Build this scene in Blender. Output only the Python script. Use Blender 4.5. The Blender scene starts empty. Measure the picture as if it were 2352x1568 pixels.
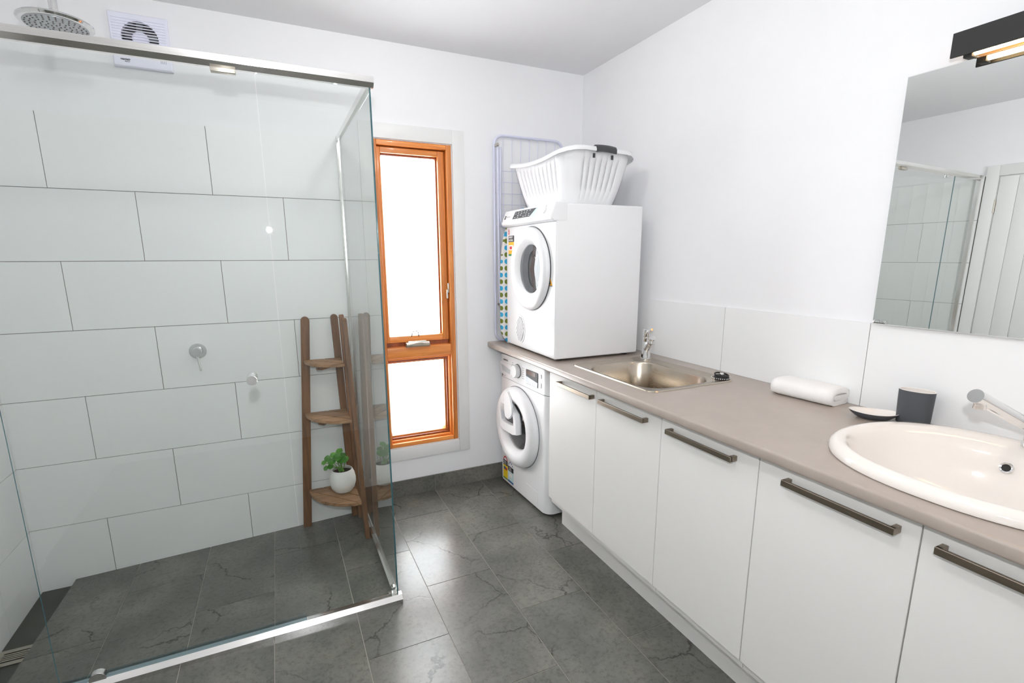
import bpy, bmesh, math, random
from mathutils import Vector, Matrix, Euler
R = math.radians
PI = math.pi
sc = bpy.context.scene
COL = sc.collection
random.seed(7)

# ------------------------------------------------------------------ camera
cam_d = bpy.data.cameras.new('camera')
cam = bpy.data.objects.new('camera', cam_d)
COL.objects.link(cam)
cam.location = (-1.7989, -2.8097, 1.4066)
cam.rotation_euler = (1.36866006, 0.00329157565, -0.439554186)
cam_d.sensor_fit = 'HORIZONTAL'
cam_d.sensor_width = 36.0
cam_d.lens = 1149.349 / 2352 * 36.0
cam_d.shift_x = -0.80820481 / 2352
cam_d.shift_y = 42.1247156 / 2352
cam_d.clip_start = 0.02
sc.camera = cam

# ------------------------------------------------------------------ world, lights, exposure
world = bpy.data.worlds.new('overcast_sky')
sc.world = world
world.use_nodes = True
wn = world.node_tree.nodes['Background']
wn.inputs['Color'].default_value = (0.93, 0.97, 1.0, 1)
wn.inputs['Strength'].default_value = 9.5
sc.view_settings.view_transform = 'Standard'
sc.view_settings.look = 'None'
sc.view_settings.gamma = 1.0
sc.view_settings.use_curve_mapping = False
sc.view_settings.exposure = 0.63


def area_light(name, loc, rot, size, power, color, size_y=None, shape='DISK'):
    d = bpy.data.lights.new(name, 'AREA')
    d.energy = power
    d.color = color
    d.shape = shape
    d.size = size
    if size_y:
        d.size_y = size_y
    o = bpy.data.objects.new(name, d)
    COL.objects.link(o)
    o.location = loc
    o.rotation_euler = rot
    return o


# two added fill lights, out of view, shaped as opal domes on the ceiling
ADDED_DOMES = ((-1.20, -1.02, 2.405, 4.4), (-1.80, -2.20, 2.405, 11.5))
for gx_, gy_, gz_, gw_ in ADDED_DOMES:
    gd = bpy.data.lights.new('added_dome_light', 'POINT')
    gd.energy = gw_
    gd.color = (1.0, 0.985, 0.98)
    gd.shadow_soft_size = 0.055
    go = bpy.data.objects.new('added_dome_light', gd)
    COL.objects.link(go)
    go.location = (gx_, gy_, gz_)
# the photographer's flash, standing just above the lens (its hard rail shadow and its glints are in the photo)
area_light('camera_flash_light', (-1.80, -2.83, 1.59), (R(96), 0, R(-24)), 0.034, 10.5, (0.95, 0.97, 1.0))
try:
    sc.cycles.transparent_max_bounces = 24
    sc.cycles.max_bounces = 14
    sc.cycles.diffuse_bounces = 7
    sc.cycles.glossy_bounces = 6
    sc.cycles.sample_clamp_indirect = 6.0
except Exception:
    pass


# ------------------------------------------------------------------ materials
def srgb(r, g, b):
    def f(c):
        c /= 255.0
        return c / 12.92 if c <= 0.04045 else ((c + 0.055) / 1.055) ** 2.4
    return (f(r), f(g), f(b), 1.0)


class NT:
    def __init__(self, name):
        self.m = bpy.data.materials.new(name)
        self.m.use_nodes = True
        self.t = self.m.node_tree
        self.b = self.t.nodes['Principled BSDF']
        self.out = self.t.nodes['Material Output']

    def n(self, kind, **kw):
        nd = self.t.nodes.new(kind)
        for k, v in kw.items():
            setattr(nd, k, v)
        return nd

    def l(self, a, b):
        self.t.links.new(a, b)

    def ramp(self, fac, stops):
        r = self.n('ShaderNodeValToRGB')
        e = r.color_ramp.elements
        while len(e) < len(stops):
            e.new(0.5)
        for el, (p, c) in zip(e, stops):
            el.position = p
            el.color = c
        self.l(fac, r.inputs['Fac'])
        return r

    def noise(self, vec, scale, detail=4, rough=0.55, dist=0.0):
        k = self.n('ShaderNodeTexNoise')
        k.inputs['Scale'].default_value = scale
        k.inputs['Detail'].default_value = detail
        k.inputs['Roughness'].default_value = rough
        k.inputs['Distortion'].default_value = dist
        if vec is not None:
            self.l(vec, k.inputs['Vector'])
        return k

    def math(self, op, a, b=None, c=None):
        k = self.n('ShaderNodeMath', operation=op)
        for i, v in enumerate((a, b, c)):
            if v is None:
                continue
            if isinstance(v, (int, float)):
                k.inputs[i].default_value = v
            else:
                self.l(v, k.inputs[i])
        return k.outputs[0]

    def mix(self, fac, a, b, blend='MIX'):
        k = self.n('ShaderNodeMix', data_type='RGBA', blend_type=blend)
        for s, v in ((k.inputs[0], fac), (k.inputs[6], a), (k.inputs[7], b)):
            if isinstance(v, (int, float)):
                s.default_value = v
            elif isinstance(v, tuple):
                s.default_value = v
            else:
                self.l(v, s)
        return k.outputs[2]


def mul(c, k):
    return (min(1, c[0] * k), min(1, c[1] * k), min(1, c[2] * k), 1.0)


def plain(name, col, rough=0.5, metal=0.0, var=0.03, scale=6.0, bump=0.0, bscale=200.0, coat=0.0, spec=0.5):
    """principled surface with a faint mottling, and a fine relief where asked for"""
    t = NT(name)
    tc = t.n('ShaderNodeTexCoord')
    nz = t.noise(tc.outputs['Object'], scale, 3)
    rp = t.ramp(nz.outputs['Fac'], [(0.3, mul(col, 1 - var)), (0.7, mul(col, 1 + var))])
    t.l(rp.outputs['Color'], t.b.inputs['Base Color'])
    t.b.inputs['Roughness'].default_value = rough
    t.b.inputs['Metallic'].default_value = metal
    t.b.inputs['Specular IOR Level'].default_value = spec
    if coat:
        t.b.inputs['Coat Weight'].default_value = coat
        t.b.inputs['Coat Roughness'].default_value = 0.05
    if bump:
        nb = t.noise(tc.outputs['Object'], bscale, 2)
        bp = t.n('ShaderNodeBump')
        bp.inputs['Strength'].default_value = bump
        bp.inputs['Distance'].default_value = 0.001
        t.l(nb.outputs['Fac'], bp.inputs['Height'])
        t.l(bp.outputs['Normal'], t.b.inputs['Normal'])
    return t.m


def wood(name, dark, light, rough=0.45, axis='Z', scale=1.0, coat=0.0):
    t = NT(name)
    tc = t.n('ShaderNodeTexCoord')
    oi = t.n('ShaderNodeObjectInfo')
    mp = t.n('ShaderNodeMapping')
    s = {'X': (1.2, 22, 22), 'Y': (22, 1.2, 22), 'Z': (22, 22, 1.2)}[axis]
    mp.inputs['Scale'].default_value = tuple(v * scale for v in s)
    vm = t.n('ShaderNodeVectorMath', operation='SCALE')
    cx = t.n('ShaderNodeCombineXYZ')
    for i in range(3):
        t.l(oi.outputs['Random'], cx.inputs[i])
    t.l(cx.outputs[0], vm.inputs[0])
    vm.inputs['Scale'].default_value = 17.0
    ad = t.n('ShaderNodeVectorMath', operation='ADD')
    t.l(tc.outputs['Object'], ad.inputs[0])
    t.l(vm.outputs[0], ad.inputs[1])
    t.l(ad.outputs[0], mp.inputs['Vector'])
    n1 = t.noise(mp.outputs[0], 1.6, 5, 0.6, 1.2)
    n2 = t.noise(mp.outputs[0], 9.0, 3, 0.6)
    f = t.math('ADD', t.math('MULTIPLY', n1.outputs['Fac'], 0.75), t.math('MULTIPLY', n2.outputs['Fac'], 0.25))
    rp = t.ramp(f, [(0.32, dark), (0.68, light)])
    tint = t.math('MULTIPLY_ADD', oi.outputs['Random'], 0.35, 0.8)
    cc = t.n('ShaderNodeCombineColor')
    for i in range(3):
        t.l(tint, cc.inputs[i])
    t.l(t.mix(1.0, rp.outputs['Color'], cc.outputs[0], 'MULTIPLY'), t.b.inputs['Base Color'])
    t.b.inputs['Roughness'].default_value = rough
    t.b.inputs['Coat Weight'].default_value = coat
    bp = t.n('ShaderNodeBump')
    bp.inputs['Strength'].default_value = 0.15
    bp.inputs['Distance'].default_value = 0.001
    t.l(f, bp.inputs['Height'])
    t.l(bp.outputs['Normal'], t.b.inputs['Normal'])
    return t.m


def slate(name):
    """dark grey stone-look porcelain: cloudy patches, specks and dark cracks, different on every tile"""
    t = NT(name)
    tc = t.n('ShaderNodeTexCoord')
    oi = t.n('ShaderNodeObjectInfo')
    cx = t.n('ShaderNodeCombineXYZ')
    t.l(t.math('MULTIPLY', oi.outputs['Random'], 37.0), cx.inputs[0])
    t.l(t.math('MULTIPLY', oi.outputs['Random'], 91.0), cx.inputs[1])
    ad = t.n('ShaderNodeVectorMath', operation='ADD')
    t.l(tc.outputs['Object'], ad.inputs[0])
    t.l(cx.outputs[0], ad.inputs[1])
    v = ad.outputs[0]
    big = t.noise(v, 3.2, 5, 0.5, 0.25)
    fine = t.noise(v, 70.0, 4, 0.7)
    base = t.ramp(big.outputs['Fac'], [(0.25, srgb(82, 83, 78)), (0.50, srgb(100, 100, 94)), (0.75, srgb(122, 119, 111))])
    sp = t.ramp(fine.outputs['Fac'], [(0.28, (0.62, 0.62, 0.62, 1)), (0.5, (1, 1, 1, 1)), (0.75, (1.12, 1.12, 1.12, 1))])
    c = t.mix(1.0, base.outputs['Color'], sp.outputs['Color'], 'MULTIPLY')
    # cracks
    wob = t.noise(v, 7.0, 5, 0.6)
    wv = t.n('ShaderNodeVectorMath', operation='MULTIPLY_ADD')
    t.l(wob.outputs['Color'], wv.inputs[0])
    wv.inputs[1].default_value = (0.15, 0.15, 0.15)
    t.l(v, wv.inputs[2])
    vo = t.n('ShaderNodeTexVoronoi', feature='DISTANCE_TO_EDGE')
    vo.inputs['Scale'].default_value = 2.2
    t.l(wv.outputs[0], vo.inputs['Vector'])
    line = t.ramp(vo.outputs['Distance'], [(0.0, (1, 1, 1, 1)), (0.011, (0, 0, 0, 1))])
    gate = t.noise(v, 2.6, 2)
    gr = t.ramp(gate.outputs['Fac'], [(0.44, (0, 0, 0, 1)), (0.54, (1, 1, 1, 1))])
    cr = t.math('MULTIPLY', line.outputs['Color'], gr.outputs['Color'])
    c = t.mix(t.math('MULTIPLY', cr, 0.85), c, srgb(40, 38, 35))
    t.l(c, t.b.inputs['Base Color'])
    t.b.inputs['Roughness'].default_value = 0.25
    bp = t.n('ShaderNodeBump')
    bp.inputs['Strength'].default_value = 0.25
    bp.inputs['Distance'].default_value = 0.0012
    t.l(t.math('SUBTRACT', t.math('MULTIPLY', fine.outputs['Fac'], 0.25), t.math('MULTIPLY', cr, 0.6)), bp.inputs['Height'])
    t.l(bp.outputs['Normal'], t.b.inputs['Normal'])
    return t.m


def glass(name, tint, refl=1.0, rough=0.0):
    """thin clear pane: transmits straight through, reflects by angle on the face the light meets first"""
    t = NT(name)
    tr = t.n('ShaderNodeBsdfTransparent')
    tr.inputs['Color'].default_value = tint
    gl = t.n('ShaderNodeBsdfGlossy')
    gl.inputs['Roughness'].default_value = rough
    fr = t.n('ShaderNodeFresnel')
    fr.inputs['IOR'].default_value = 1.5
    ge = t.n('ShaderNodeNewGeometry')
    nz = t.noise(t.n('ShaderNodeTexCoord').outputs['Object'], 3.0, 2)
    k = t.math('MULTIPLY_ADD', nz.outputs['Fac'], 0.04, 1.45 * refl)
    f = t.math('MULTIPLY', t.math('MULTIPLY', fr.outputs[0], k), t.math('SUBTRACT', 1.0, ge.outputs['Backfacing']))
    f = t.math('MINIMUM', f, 1.0)
    mx = t.n('ShaderNodeMixShader')
    t.l(f, mx.inputs[0])
    t.l(tr.outputs[0], mx.inputs[1])
    t.l(gl.outputs[0], mx.inputs[2])
    t.l(mx.outputs[0], t.out.inputs['Surface'])
    return t.m


def glow(name, col, strength):
    t = NT(name)
    t.b.inputs['Base Color'].default_value = col
    t.b.inputs['Emission Color'].default_value = col
    t.b.inputs['Emission Strength'].default_value = strength
    return t.m


def brushed(name, col, rough=0.3, axis=1):
    t = NT(name)
    tc = t.n('ShaderNodeTexCoord')
    mp = t.n('ShaderNodeMapping')
    s = [900.0, 900.0, 900.0]
    s[axis] = 6.0
    mp.inputs['Scale'].default_value = s
    t.l(tc.outputs['Object'], mp.inputs['Vector'])
    nz = t.noise(mp.outputs[0], 1.0, 3)
    rp = t.ramp(nz.outputs['Fac'], [(0.3, mul(col, 0.9)), (0.7, mul(col, 1.08))])
    t.l(rp.outputs['Color'], t.b.inputs['Base Color'])
    t.b.inputs['Metallic'].default_value = 1.0
    rr = t.ramp(nz.outputs['Fac'], [(0.3, (rough * 0.8,) * 3 + (1,)), (0.7, (rough * 1.2,) * 3 + (1,))])
    t.l(rr.outputs['Color'], t.b.inputs['Roughness'])
    return t.m


def polka(name):
    """white cotton printed with rows of blue and green spots (flat print)"""
    t = NT(name)
    tc = t.n('ShaderNodeTexCoord')
    sx = t.n('ShaderNodeSeparateXYZ')
    t.l(tc.outputs['Object'], sx.inputs[0])
    P = 0.0385
    u = t.math('DIVIDE', sx.outputs['X'], P * 0.9)
    w = t.math('DIVIDE', sx.outputs['Z'], P)
    du = t.math('SUBTRACT', t.math('FRACT', u), 0.5)
    dw = t.math('SUBTRACT', t.math('FRACT', w), 0.5)
    d = t.math('SQRT', t.math('ADD', t.math('MULTIPLY', du, du), t.math('MULTIPLY', dw, dw)))
    inside = t.math('LESS_THAN', d, 0.36)
    par = t.math('FLOOR', t.math('MODULO', t.math('ABSOLUTE', t.math('FLOOR', w)), 2.0))
    colr = t.mix(par, srgb(52, 168, 214), srgb(112, 124, 40))
    t.l(t.mix(inside, (0.82, 0.82, 0.80, 1), colr), t.b.inputs['Base Color'])
    t.b.inputs['Roughness'].default_value = 0.85
    return t.m


M = {}
M['paint'] = plain('wall_paint', (0.85, 0.853, 0.866, 1), 0.6, var=0.008, bump=0.03, bscale=300)
M['ceiling'] = plain('ceiling_paint', (0.83, 0.83, 0.84, 1), 0.75, var=0.008)
M['trimw'] = plain('white_gloss_trim', (0.80, 0.80, 0.79, 1), 0.35, var=0.01)
M['tile'] = plain('white_satin_tile', (0.845, 0.85, 0.85, 1), 0.36, var=0.006, scale=3, spec=0.35)
M['grout'] = plain('grey_wall_grout', srgb(120, 114, 106), 0.9)
M['fgrout'] = plain('pale_floor_grout', srgb(156, 150, 140), 0.9)
M['slate'] = slate('slate_porcelain')
M['darkdrain'] = plain('dark_channel_tile', srgb(66, 67, 62), 0.5, var=0.15)
M['glass'] = glass('shower_glass', (0.955, 0.972, 0.964, 1))
M['edge'] = plain('glass_edge_green', srgb(66, 112, 120), 0.15, var=0.12, scale=3)
M['wglass'] = glass('window_glass', (0.99, 0.99, 0.99, 1), 0.9)
M['chrome'] = plain('chrome', (0.80, 0.80, 0.80, 1), 0.06, 1.0, var=0.01)
M['satin'] = plain('satin_nickel', srgb(196, 190, 178), 0.32, 1.0, var=0.02)
M['rail'] = brushed('polished_aluminium', (0.80, 0.79, 0.77, 1), 0.14, 0)
M['bronze'] = brushed('brushed_bronze', srgb(142, 131, 117), 0.36, 1)
M['steel'] = brushed('brushed_steel', srgb(188, 178, 164), 0.24, 1)
M['cab'] = plain('cabinet_white', (0.78, 0.766, 0.738, 1), 0.42, var=0.008)
M['counter'] = plain('taupe_laminate', srgb(163, 151, 141), 0.30, var=0.05, scale=14, bump=0.03, bscale=600, spec=0.8)
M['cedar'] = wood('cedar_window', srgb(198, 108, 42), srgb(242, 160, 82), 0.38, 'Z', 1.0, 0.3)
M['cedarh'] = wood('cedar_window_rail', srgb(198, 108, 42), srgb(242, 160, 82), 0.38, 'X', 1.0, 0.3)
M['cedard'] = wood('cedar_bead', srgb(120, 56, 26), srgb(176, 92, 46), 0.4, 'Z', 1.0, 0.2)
M['teak'] = wood('teak_leg', srgb(84, 56, 36), srgb(146, 102, 66), 0.5, 'Z', 0.9)
M['teaks'] = wood('teak_slat', srgb(104, 73, 49), srgb(178, 138, 100), 0.5, 'X', 0.9)
M['white'] = plain('white_enamel', (0.79, 0.795, 0.805, 1), 0.32, var=0.006, spec=0.35)
M['plastic'] = plain('white_plastic', (0.80, 0.805, 0.815, 1), 0.38, var=0.006)
M['lilac'] = plain('lilac_white_coating', srgb(214, 216, 234), 0.3, var=0.02)
M['ventw'] = plain('cool_white_plastic', srgb(232, 233, 246), 0.4, var=0.01)
M['midgrey'] = plain('grey_seam', srgb(120, 122, 126), 0.6)  # flat grey for seams, gaps, fan blades and mirror backing
M['dark'] = plain('dark_grey_plastic', srgb(58, 60, 63), 0.35, var=0.06)
M['charcoal'] = plain('charcoal_matte', srgb(72, 75, 80), 0.6, var=0.06, bump=0.1, bscale=400)
M['black'] = plain('black_metal', srgb(28, 28, 27), 0.55, var=0.08)
M['drum'] = brushed('drum_steel', srgb(150, 150, 148), 0.3, 0)
M['smoke'] = glass('smoked_door_glass', (0.62, 0.63, 0.64, 1), 0.55)
M['ceramic'] = plain('white_ceramic', (0.80, 0.755, 0.71, 1), 0.08, var=0.006, coat=0.3)
M['pot'] = plain('matte_white_pot', (0.80, 0.79, 0.765, 1), 0.6, var=0.03, scale=18, bump=0.2, bscale=90)
M['soil'] = plain('potting_soil', srgb(58, 46, 36), 0.95, var=0.4, scale=60, bump=0.8, bscale=120)
M['leaf'] = plain('green_leaf', srgb(66, 124, 42), 0.4, var=0.25, scale=25)
M['leafl'] = plain('light_green_leaf', srgb(98, 158, 64), 0.4, var=0.25, scale=25)
M['stem'] = plain('green_stem', srgb(110, 160, 70), 0.5)
M['towel'] = plain('white_terry', (0.84, 0.83, 0.815, 1), 0.95, var=0.02, bump=1.0, bscale=420)
M['mirror'] = plain('mirror_silver', (0.90, 0.92, 0.91, 1), 0.0, 1.0, var=0.0)
M['ink'] = plain('black_print', srgb(30, 30, 32), 0.5)
M['greyink'] = plain('grey_print', srgb(150, 152, 156), 0.5)
M['whiteink'] = plain('white_print', srgb(235, 235, 235), 0.5)
M['red'] = plain('red_print', srgb(206, 38, 44), 0.5)
M['yellow'] = plain('yellow_print', srgb(243, 212, 32), 0.5)
M['amber'] = plain('amber_print', srgb(248, 178, 20), 0.5)
M['green'] = plain('green_print', srgb(18, 132, 74), 0.5)
M['blue'] = plain('blue_print', srgb(24, 96, 160), 0.5)
M['pale'] = plain('pale_blue_print', srgb(200, 226, 228), 0.5)
M['brownscreen'] = plain('brown_display', srgb(96, 62, 34), 0.2, var=0.1)
M['polka'] = polka('spotted_cotton')
M['lampglow'] = glow('warm_tube', (1.0, 0.72, 0.38, 1), 14.0)
M['lampin'] = plain('lamp_glow_gold', srgb(214, 160, 92), 0.35, 0.6)  # gold colour stands in for the tube's orange glow on the lamp's inside
M['opal'] = glass('added_dome_glass', (0.97, 0.97, 0.97, 1), 0.6)
M['rubber'] = plain('black_rubber', srgb(28, 28, 28), 0.6)
M['foil'] = plain('silver_foil_cover', srgb(150, 152, 158), 0.35, 0.7, var=0.2, scale=20)


# ------------------------------------------------------------------ mesh helpers
def put_box(bm, lo, hi, bev=0.0, seg=2, mi=0):
    before = set(bm.faces)
    r = bmesh.ops.create_cube(bm, size=1.0)
    s = [hi[i] - lo[i] for i in range(3)]
    c = [(hi[i] + lo[i]) / 2 for i in range(3)]
    bmesh.ops.transform(bm, verts=r['verts'], matrix=Matrix.Translation(c) @ Matrix.Diagonal((s[0], s[1], s[2], 1)))
    if bev > 0:
        es = {e for v in r['verts'] for e in v.link_edges}
        bmesh.ops.bevel(bm, geom=list(es), offset=bev, segments=seg, affect='EDGES', clamp_overlap=True, profile=0.5)
    for f in bm.faces:
        if f not in before:
            f.material_index = mi
    return bm


def box(lo, hi, bev=0.0, seg=2):
    return put_box(bmesh.new(), lo, hi, bev, seg)


def put_rings(bm, rings, closed=True, cap0=True, cap1=True, mi=0, loop=False):
    vr = [[bm.verts.new(p) for p in r] for r in rings]
    n = len(vr[0])
    pairs = list(zip(vr[:-1], vr[1:]))
    if loop:
        pairs.append((vr[-1], vr[0]))
    for a, b in pairs:
        for i in range(n if closed else n - 1):
            j = (i + 1) % n
            f = bm.faces.new((a[i], a[j], b[j], b[i]))
            f.material_index = mi
    if not loop:
        if cap0:
            bm.faces.new(list(reversed(vr[0]))).material_index = mi
        if cap1:
            bm.faces.new(vr[-1]).material_index = mi
    return bm


def lathe(prof, n=32, mat=None, bm=None, cap=True, mi=0):
    """prof: (radius, height) pairs along +Z; mat places it"""
    bm = bm or bmesh.new()
    mat = mat or Matrix.Identity(4)
    rings = []
    for r, z in prof:
        r = max(r, 1e-5)
        rings.append([mat @ Vector((r * math.cos(2 * PI * i / n), r * math.sin(2 * PI * i / n), z)) for i in range(n)])
    return put_rings(bm, rings, True, cap, cap, mi)


def tube(path, r, n=10, closed=False, bm=None, mi=0):
    bm = bm or bmesh.new()
    P = [Vector(p) for p in path]
    rr = r if isinstance(r, (list, tuple)) else [r] * len(P)
    rings = []
    prev = None
    for i, p in enumerate(P):
        if closed:
            t = (P[(i + 1) % len(P)] - P[i - 1]).normalized()
        else:
            t = (P[min(i + 1, len(P) - 1)] - P[max(i - 1, 0)]).normalized()
        if prev is None:
            u = t.orthogonal().normalized()
        else:
            u = (prev - t * prev.dot(t)).normalized()
        prev = u
        w = t.cross(u)
        rings.append([p + (u * math.cos(2 * PI * k / n) + w * math.sin(2 * PI * k / n)) * rr[i] for k in range(n)])
    return put_rings(bm, rings, True, True, True, mi, loop=closed)


def axis_mat(origin, direction):
    d = Vector(direction).normalized()
    q = Vector((0, 0, 1)).rotation_difference(d)
    return Matrix.Translation(origin) @ q.to_matrix().to_4x4()


def rod(a, b, r, n=12, bm=None):
    return tube([a, b], r, n, False, bm)


def extrude_poly(pts, lo, hi, mat=None, bm=None, mi=0, bev=0.0):
    """pts: 2D outline (x, y) counter-clockwise, extruded from z=lo to z=hi, then placed by mat"""
    own = bmesh.new()
    put_rings(own, [[(x, y, lo) for x, y in pts], [(x, y, hi) for x, y in pts]])
    if bev > 0:
        es = [e for e in own.edges if abs(e.verts[0].co.z - e.verts[1].co.z) < 1e-7]
        bmesh.ops.bevel(own, geom=es, offset=bev, segments=2, affect='EDGES', clamp_overlap=True)
    for f in own.faces:
        f.material_index = mi
    if mat:
        bmesh.ops.transform(own, verts=own.verts[:], matrix=mat)
    if bm is None:
        return own
    me = bpy.data.meshes.new('tmp')
    own.to_mesh(me)
    own.free()
    bm.from_mesh(me)
    bpy.data.meshes.remove(me)
    return bm


def rounded_rect(x0, y0, x1, y1, r, n=6):
    pts = []
    for cx, cy, a in ((x1 - r, y1 - r, 0), (x0 + r, y1 - r, 90), (x0 + r, y0 + r, 180), (x1 - r, y0 + r, 270)):
        for k in range(n + 1):
            t = R(a + 90.0 * k / n)
            pts.append((cx + r * math.cos(t), cy + r * math.sin(t)))
    return pts


def circle(cx, cy, rx, ry=None, n=32):
    ry = ry or rx
    return [(cx + rx * math.cos(2 * PI * i / n), cy + ry * math.sin(2 * PI * i / n)) for i in range(n)]


FRONT = Matrix.Rotation(R(90), 4, 'X')   # a drawing in x, y stood up as x, z facing -y (thickness z goes to -y)


def world_inv(parent):
    m = Matrix.Identity(4)
    ch = []
    o = parent
    while o:
        ch.append(o)
        o = o.parent
    for o in reversed(ch):
        m = m @ (Matrix.Translation(o.location) @ o.rotation_euler.to_matrix().to_4x4())
    return m.inverted()


def obj(name, bm, mat, parent=None, smooth=35, local=False):
    """bm in world coordinates (or in the parent's own when local); its origin goes to the middle of its base"""
    bmesh.ops.recalc_face_normals(bm, faces=bm.faces[:])
    if parent and not local:
        bmesh.ops.transform(bm, verts=bm.verts[:], matrix=world_inv(parent))
    xs = [v.co for v in bm.verts]
    lo = Vector((min(v.x for v in xs), min(v.y for v in xs), min(v.z for v in xs)))
    hi = Vector((max(v.x for v in xs), max(v.y for v in xs), max(v.z for v in xs)))
    o0 = Vector(((lo.x + hi.x) / 2, (lo.y + hi.y) / 2, lo.z))
    bmesh.ops.transform(bm, verts=bm.verts[:], matrix=Matrix.Translation(-o0))
    me = bpy.data.meshes.new(name)
    bm.to_mesh(me)
    bm.free()
    for m in (mat if isinstance(mat, (list, tuple)) else [mat]):
        me.materials.append(m)
    if smooth:
        me.polygons.foreach_set('use_smooth', [True] * len(me.polygons))
        me.set_sharp_from_angle(angle=R(smooth))
    o = bpy.data.objects.new(name, me)
    COL.objects.link(o)
    o.location = o0
    if parent:
        o.parent = parent
    return o


def tag(o, label, cat, group=None):
    o['label'] = label
    o['category'] = cat
    if group:
        o['group'] = group
    return o


def thing(name, label, cat, loc=(0, 0, 0), rz=0.0, group=None):
    o = bpy.data.objects.new(name, None)
    o.empty_display_size = 0.05
    COL.objects.link(o)
    o.location = loc
    o.rotation_euler = (0, 0, rz)
    return tag(o, label, cat, group)


def struct(name, bm, mat, **k):
    o = obj(name, bm, mat, None, **k)
    o['kind'] = 'structure'
    return o


def lettering(name, s, size, mat, parent, M4, bold=0.0, align='LEFT', sx=1.0):
    cu = bpy.data.curves.new(name, 'FONT')
    cu.body = s
    cu.size = size
    cu.align_x = align
    cu.align_y = 'CENTER'
    cu.offset = bold
    cu.resolution_u = 3
    tmp = bpy.data.objects.new(name, cu)
    COL.objects.link(tmp)
    dg = bpy.context.evaluated_depsgraph_get()
    me = bpy.data.meshes.new_from_object(tmp.evaluated_get(dg))
    bpy.data.objects.remove(tmp)
    bpy.data.curves.remove(cu)
    me.transform(M4 @ Matrix.Diagonal((sx, 1, 1, 1)))
    me.name = name
    me.materials.clear()
    me.materials.append(mat)
    o = bpy.data.objects.new(name, me)
    COL.objects.link(o)
    o.parent = parent
    return o


def flat(pts, M4, th, mat, name, parent, local=True):
    return obj(name, extrude_poly(pts, 0, th, M4), mat, parent, smooth=0, local=local)


def rect(x0, y0, x1, y1):
    return [(x0, y0), (x1, y0), (x1, y1), (x0, y1)]


# ------------------------------------------------------------------ sizes of the room
XL, YR, H = -2.913, -3.20, 2.48        # left wall, rear wall, ceiling height (back wall y=0, right wall x=0)
GX, GY = -1.448, -0.928                # glass corner of the shower
TZ = [1.9956, 1.6956, 1.3956, 1.0956, 0.7956, 0.4956, 0.1956]   # wall tile joints
TX0, TW = -2.6206, 0.2986


def shower_z(x, y):
    t = max(0.0, min(1.0, (GX - x) / 1.33))
    s = max(0.0, min(1.0, -y / -GY))
    return (-0.036 - 0.047 * t) * (1 - s) + (-0.016 - 0.030 * t) * s


# ------------------------------------------------------------------ structure
WX0, WX1, WZ0, WZ1 = -1.275, -0.852, 0.308, 2.012      # window opening
wb = bmesh.new()
put_box(wb, (XL - 0.12, 0, -0.15), (WX0, 0.12, H + 0.1))
put_box(wb, (WX1, 0, -0.15), (0.12, 0.12, H + 0.1))
put_box(wb, (WX0, 0, -0.15), (WX1, 0.12, WZ0))
put_box(wb, (WX0, 0, WZ1), (WX1, 0.12, H + 0.1))
wall_back = struct('wall_back', wb, M['paint'], smooth=0)
wall_right = struct('wall_right', box((0, YR - 0.12, -0.15), (0.12, 0, H + 0.1)), M['paint'], smooth=0)
wall_left = struct('wall_left', box((XL - 0.12, YR - 0.12, -0.15), (XL, 0, H + 0.1)), M['paint'], smooth=0)
wall_rear = struct('wall_rear', box((XL, YR - 0.12, -0.15), (0, YR, H + 0.1)), M['paint'], smooth=0)
ceiling = struct('ceiling', box((XL, YR, H), (0, 0, H + 0.1)), M['ceiling'], smooth=0)

# floor: mortar bed at the joint height outside, a lowered bed in the shower, a channel along the left wall
fb = bmesh.new()
put_box(fb, (GX, YR, -0.15), (0, 0, -0.002))
put_box(fb, (XL, YR, -0.15), (GX, GY, -0.002))
ns, ms = 8, 4
g = [[fb.verts.new((x, y, shower_z(x, y) - 0.002)) for y in [GY * j / ms for j in range(ms + 1)]] for x in [-2.775 + (GX + 2.775) * i / ns for i in range(ns + 1)]]
for i in range(ns):
    for j in range(ms):
        fb.faces.new((g[i][j + 1], g[i + 1][j + 1], g[i + 1][j], g[i][j]))
floor = struct('floor', fb, M['fgrout'], smooth=0)
CHZ = -0.112
cb = bmesh.new()
put_box(cb, (XL, GY, -0.15), (-2.775, 0, CHZ))
rv = [[(-2.775, GY * j / 6, z) for j in range(7)] for z in (CHZ, 0)]
for j in range(6):
    y0, y1 = GY * j / 6, GY * (j + 1) / 6
    fs = [cb.verts.new(p) for p in ((-2.775, y0, CHZ), (-2.775, y1, CHZ), (-2.775, y1, shower_z(-2.775, y1)), (-2.775, y0, shower_z(-2.775, y0)))]
    cb.faces.new(fs)
obj('drain_channel', cb, M['darkdrain'], floor, smooth=0)

# floor tiles
FX0, FPX, FPY, GAP = -0.711, 0.3018, 0.617, 0.0015


def clip_rects(x0, x1, y0, y1):
    """pieces of a tile outside the shower (list of rects) and its piece inside it (rect or None)"""
    out, ins = [], None
    sx0, sx1, sy0 = -2.775, GX + 0.012, GY
    if y0 < sy0:
        out.append((x0, x1, y0, min(y1, sy0)))
    if y1 > sy0 and x1 > sx1:
        out.append((max(x0, sx1), x1, max(y0, sy0), y1))
    if y1 > sy0 and x0 < GX and x1 > sx0:
        ins = (max(x0, sx0), min(x1, GX), max(y0, sy0), y1)
    return out, ins


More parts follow.
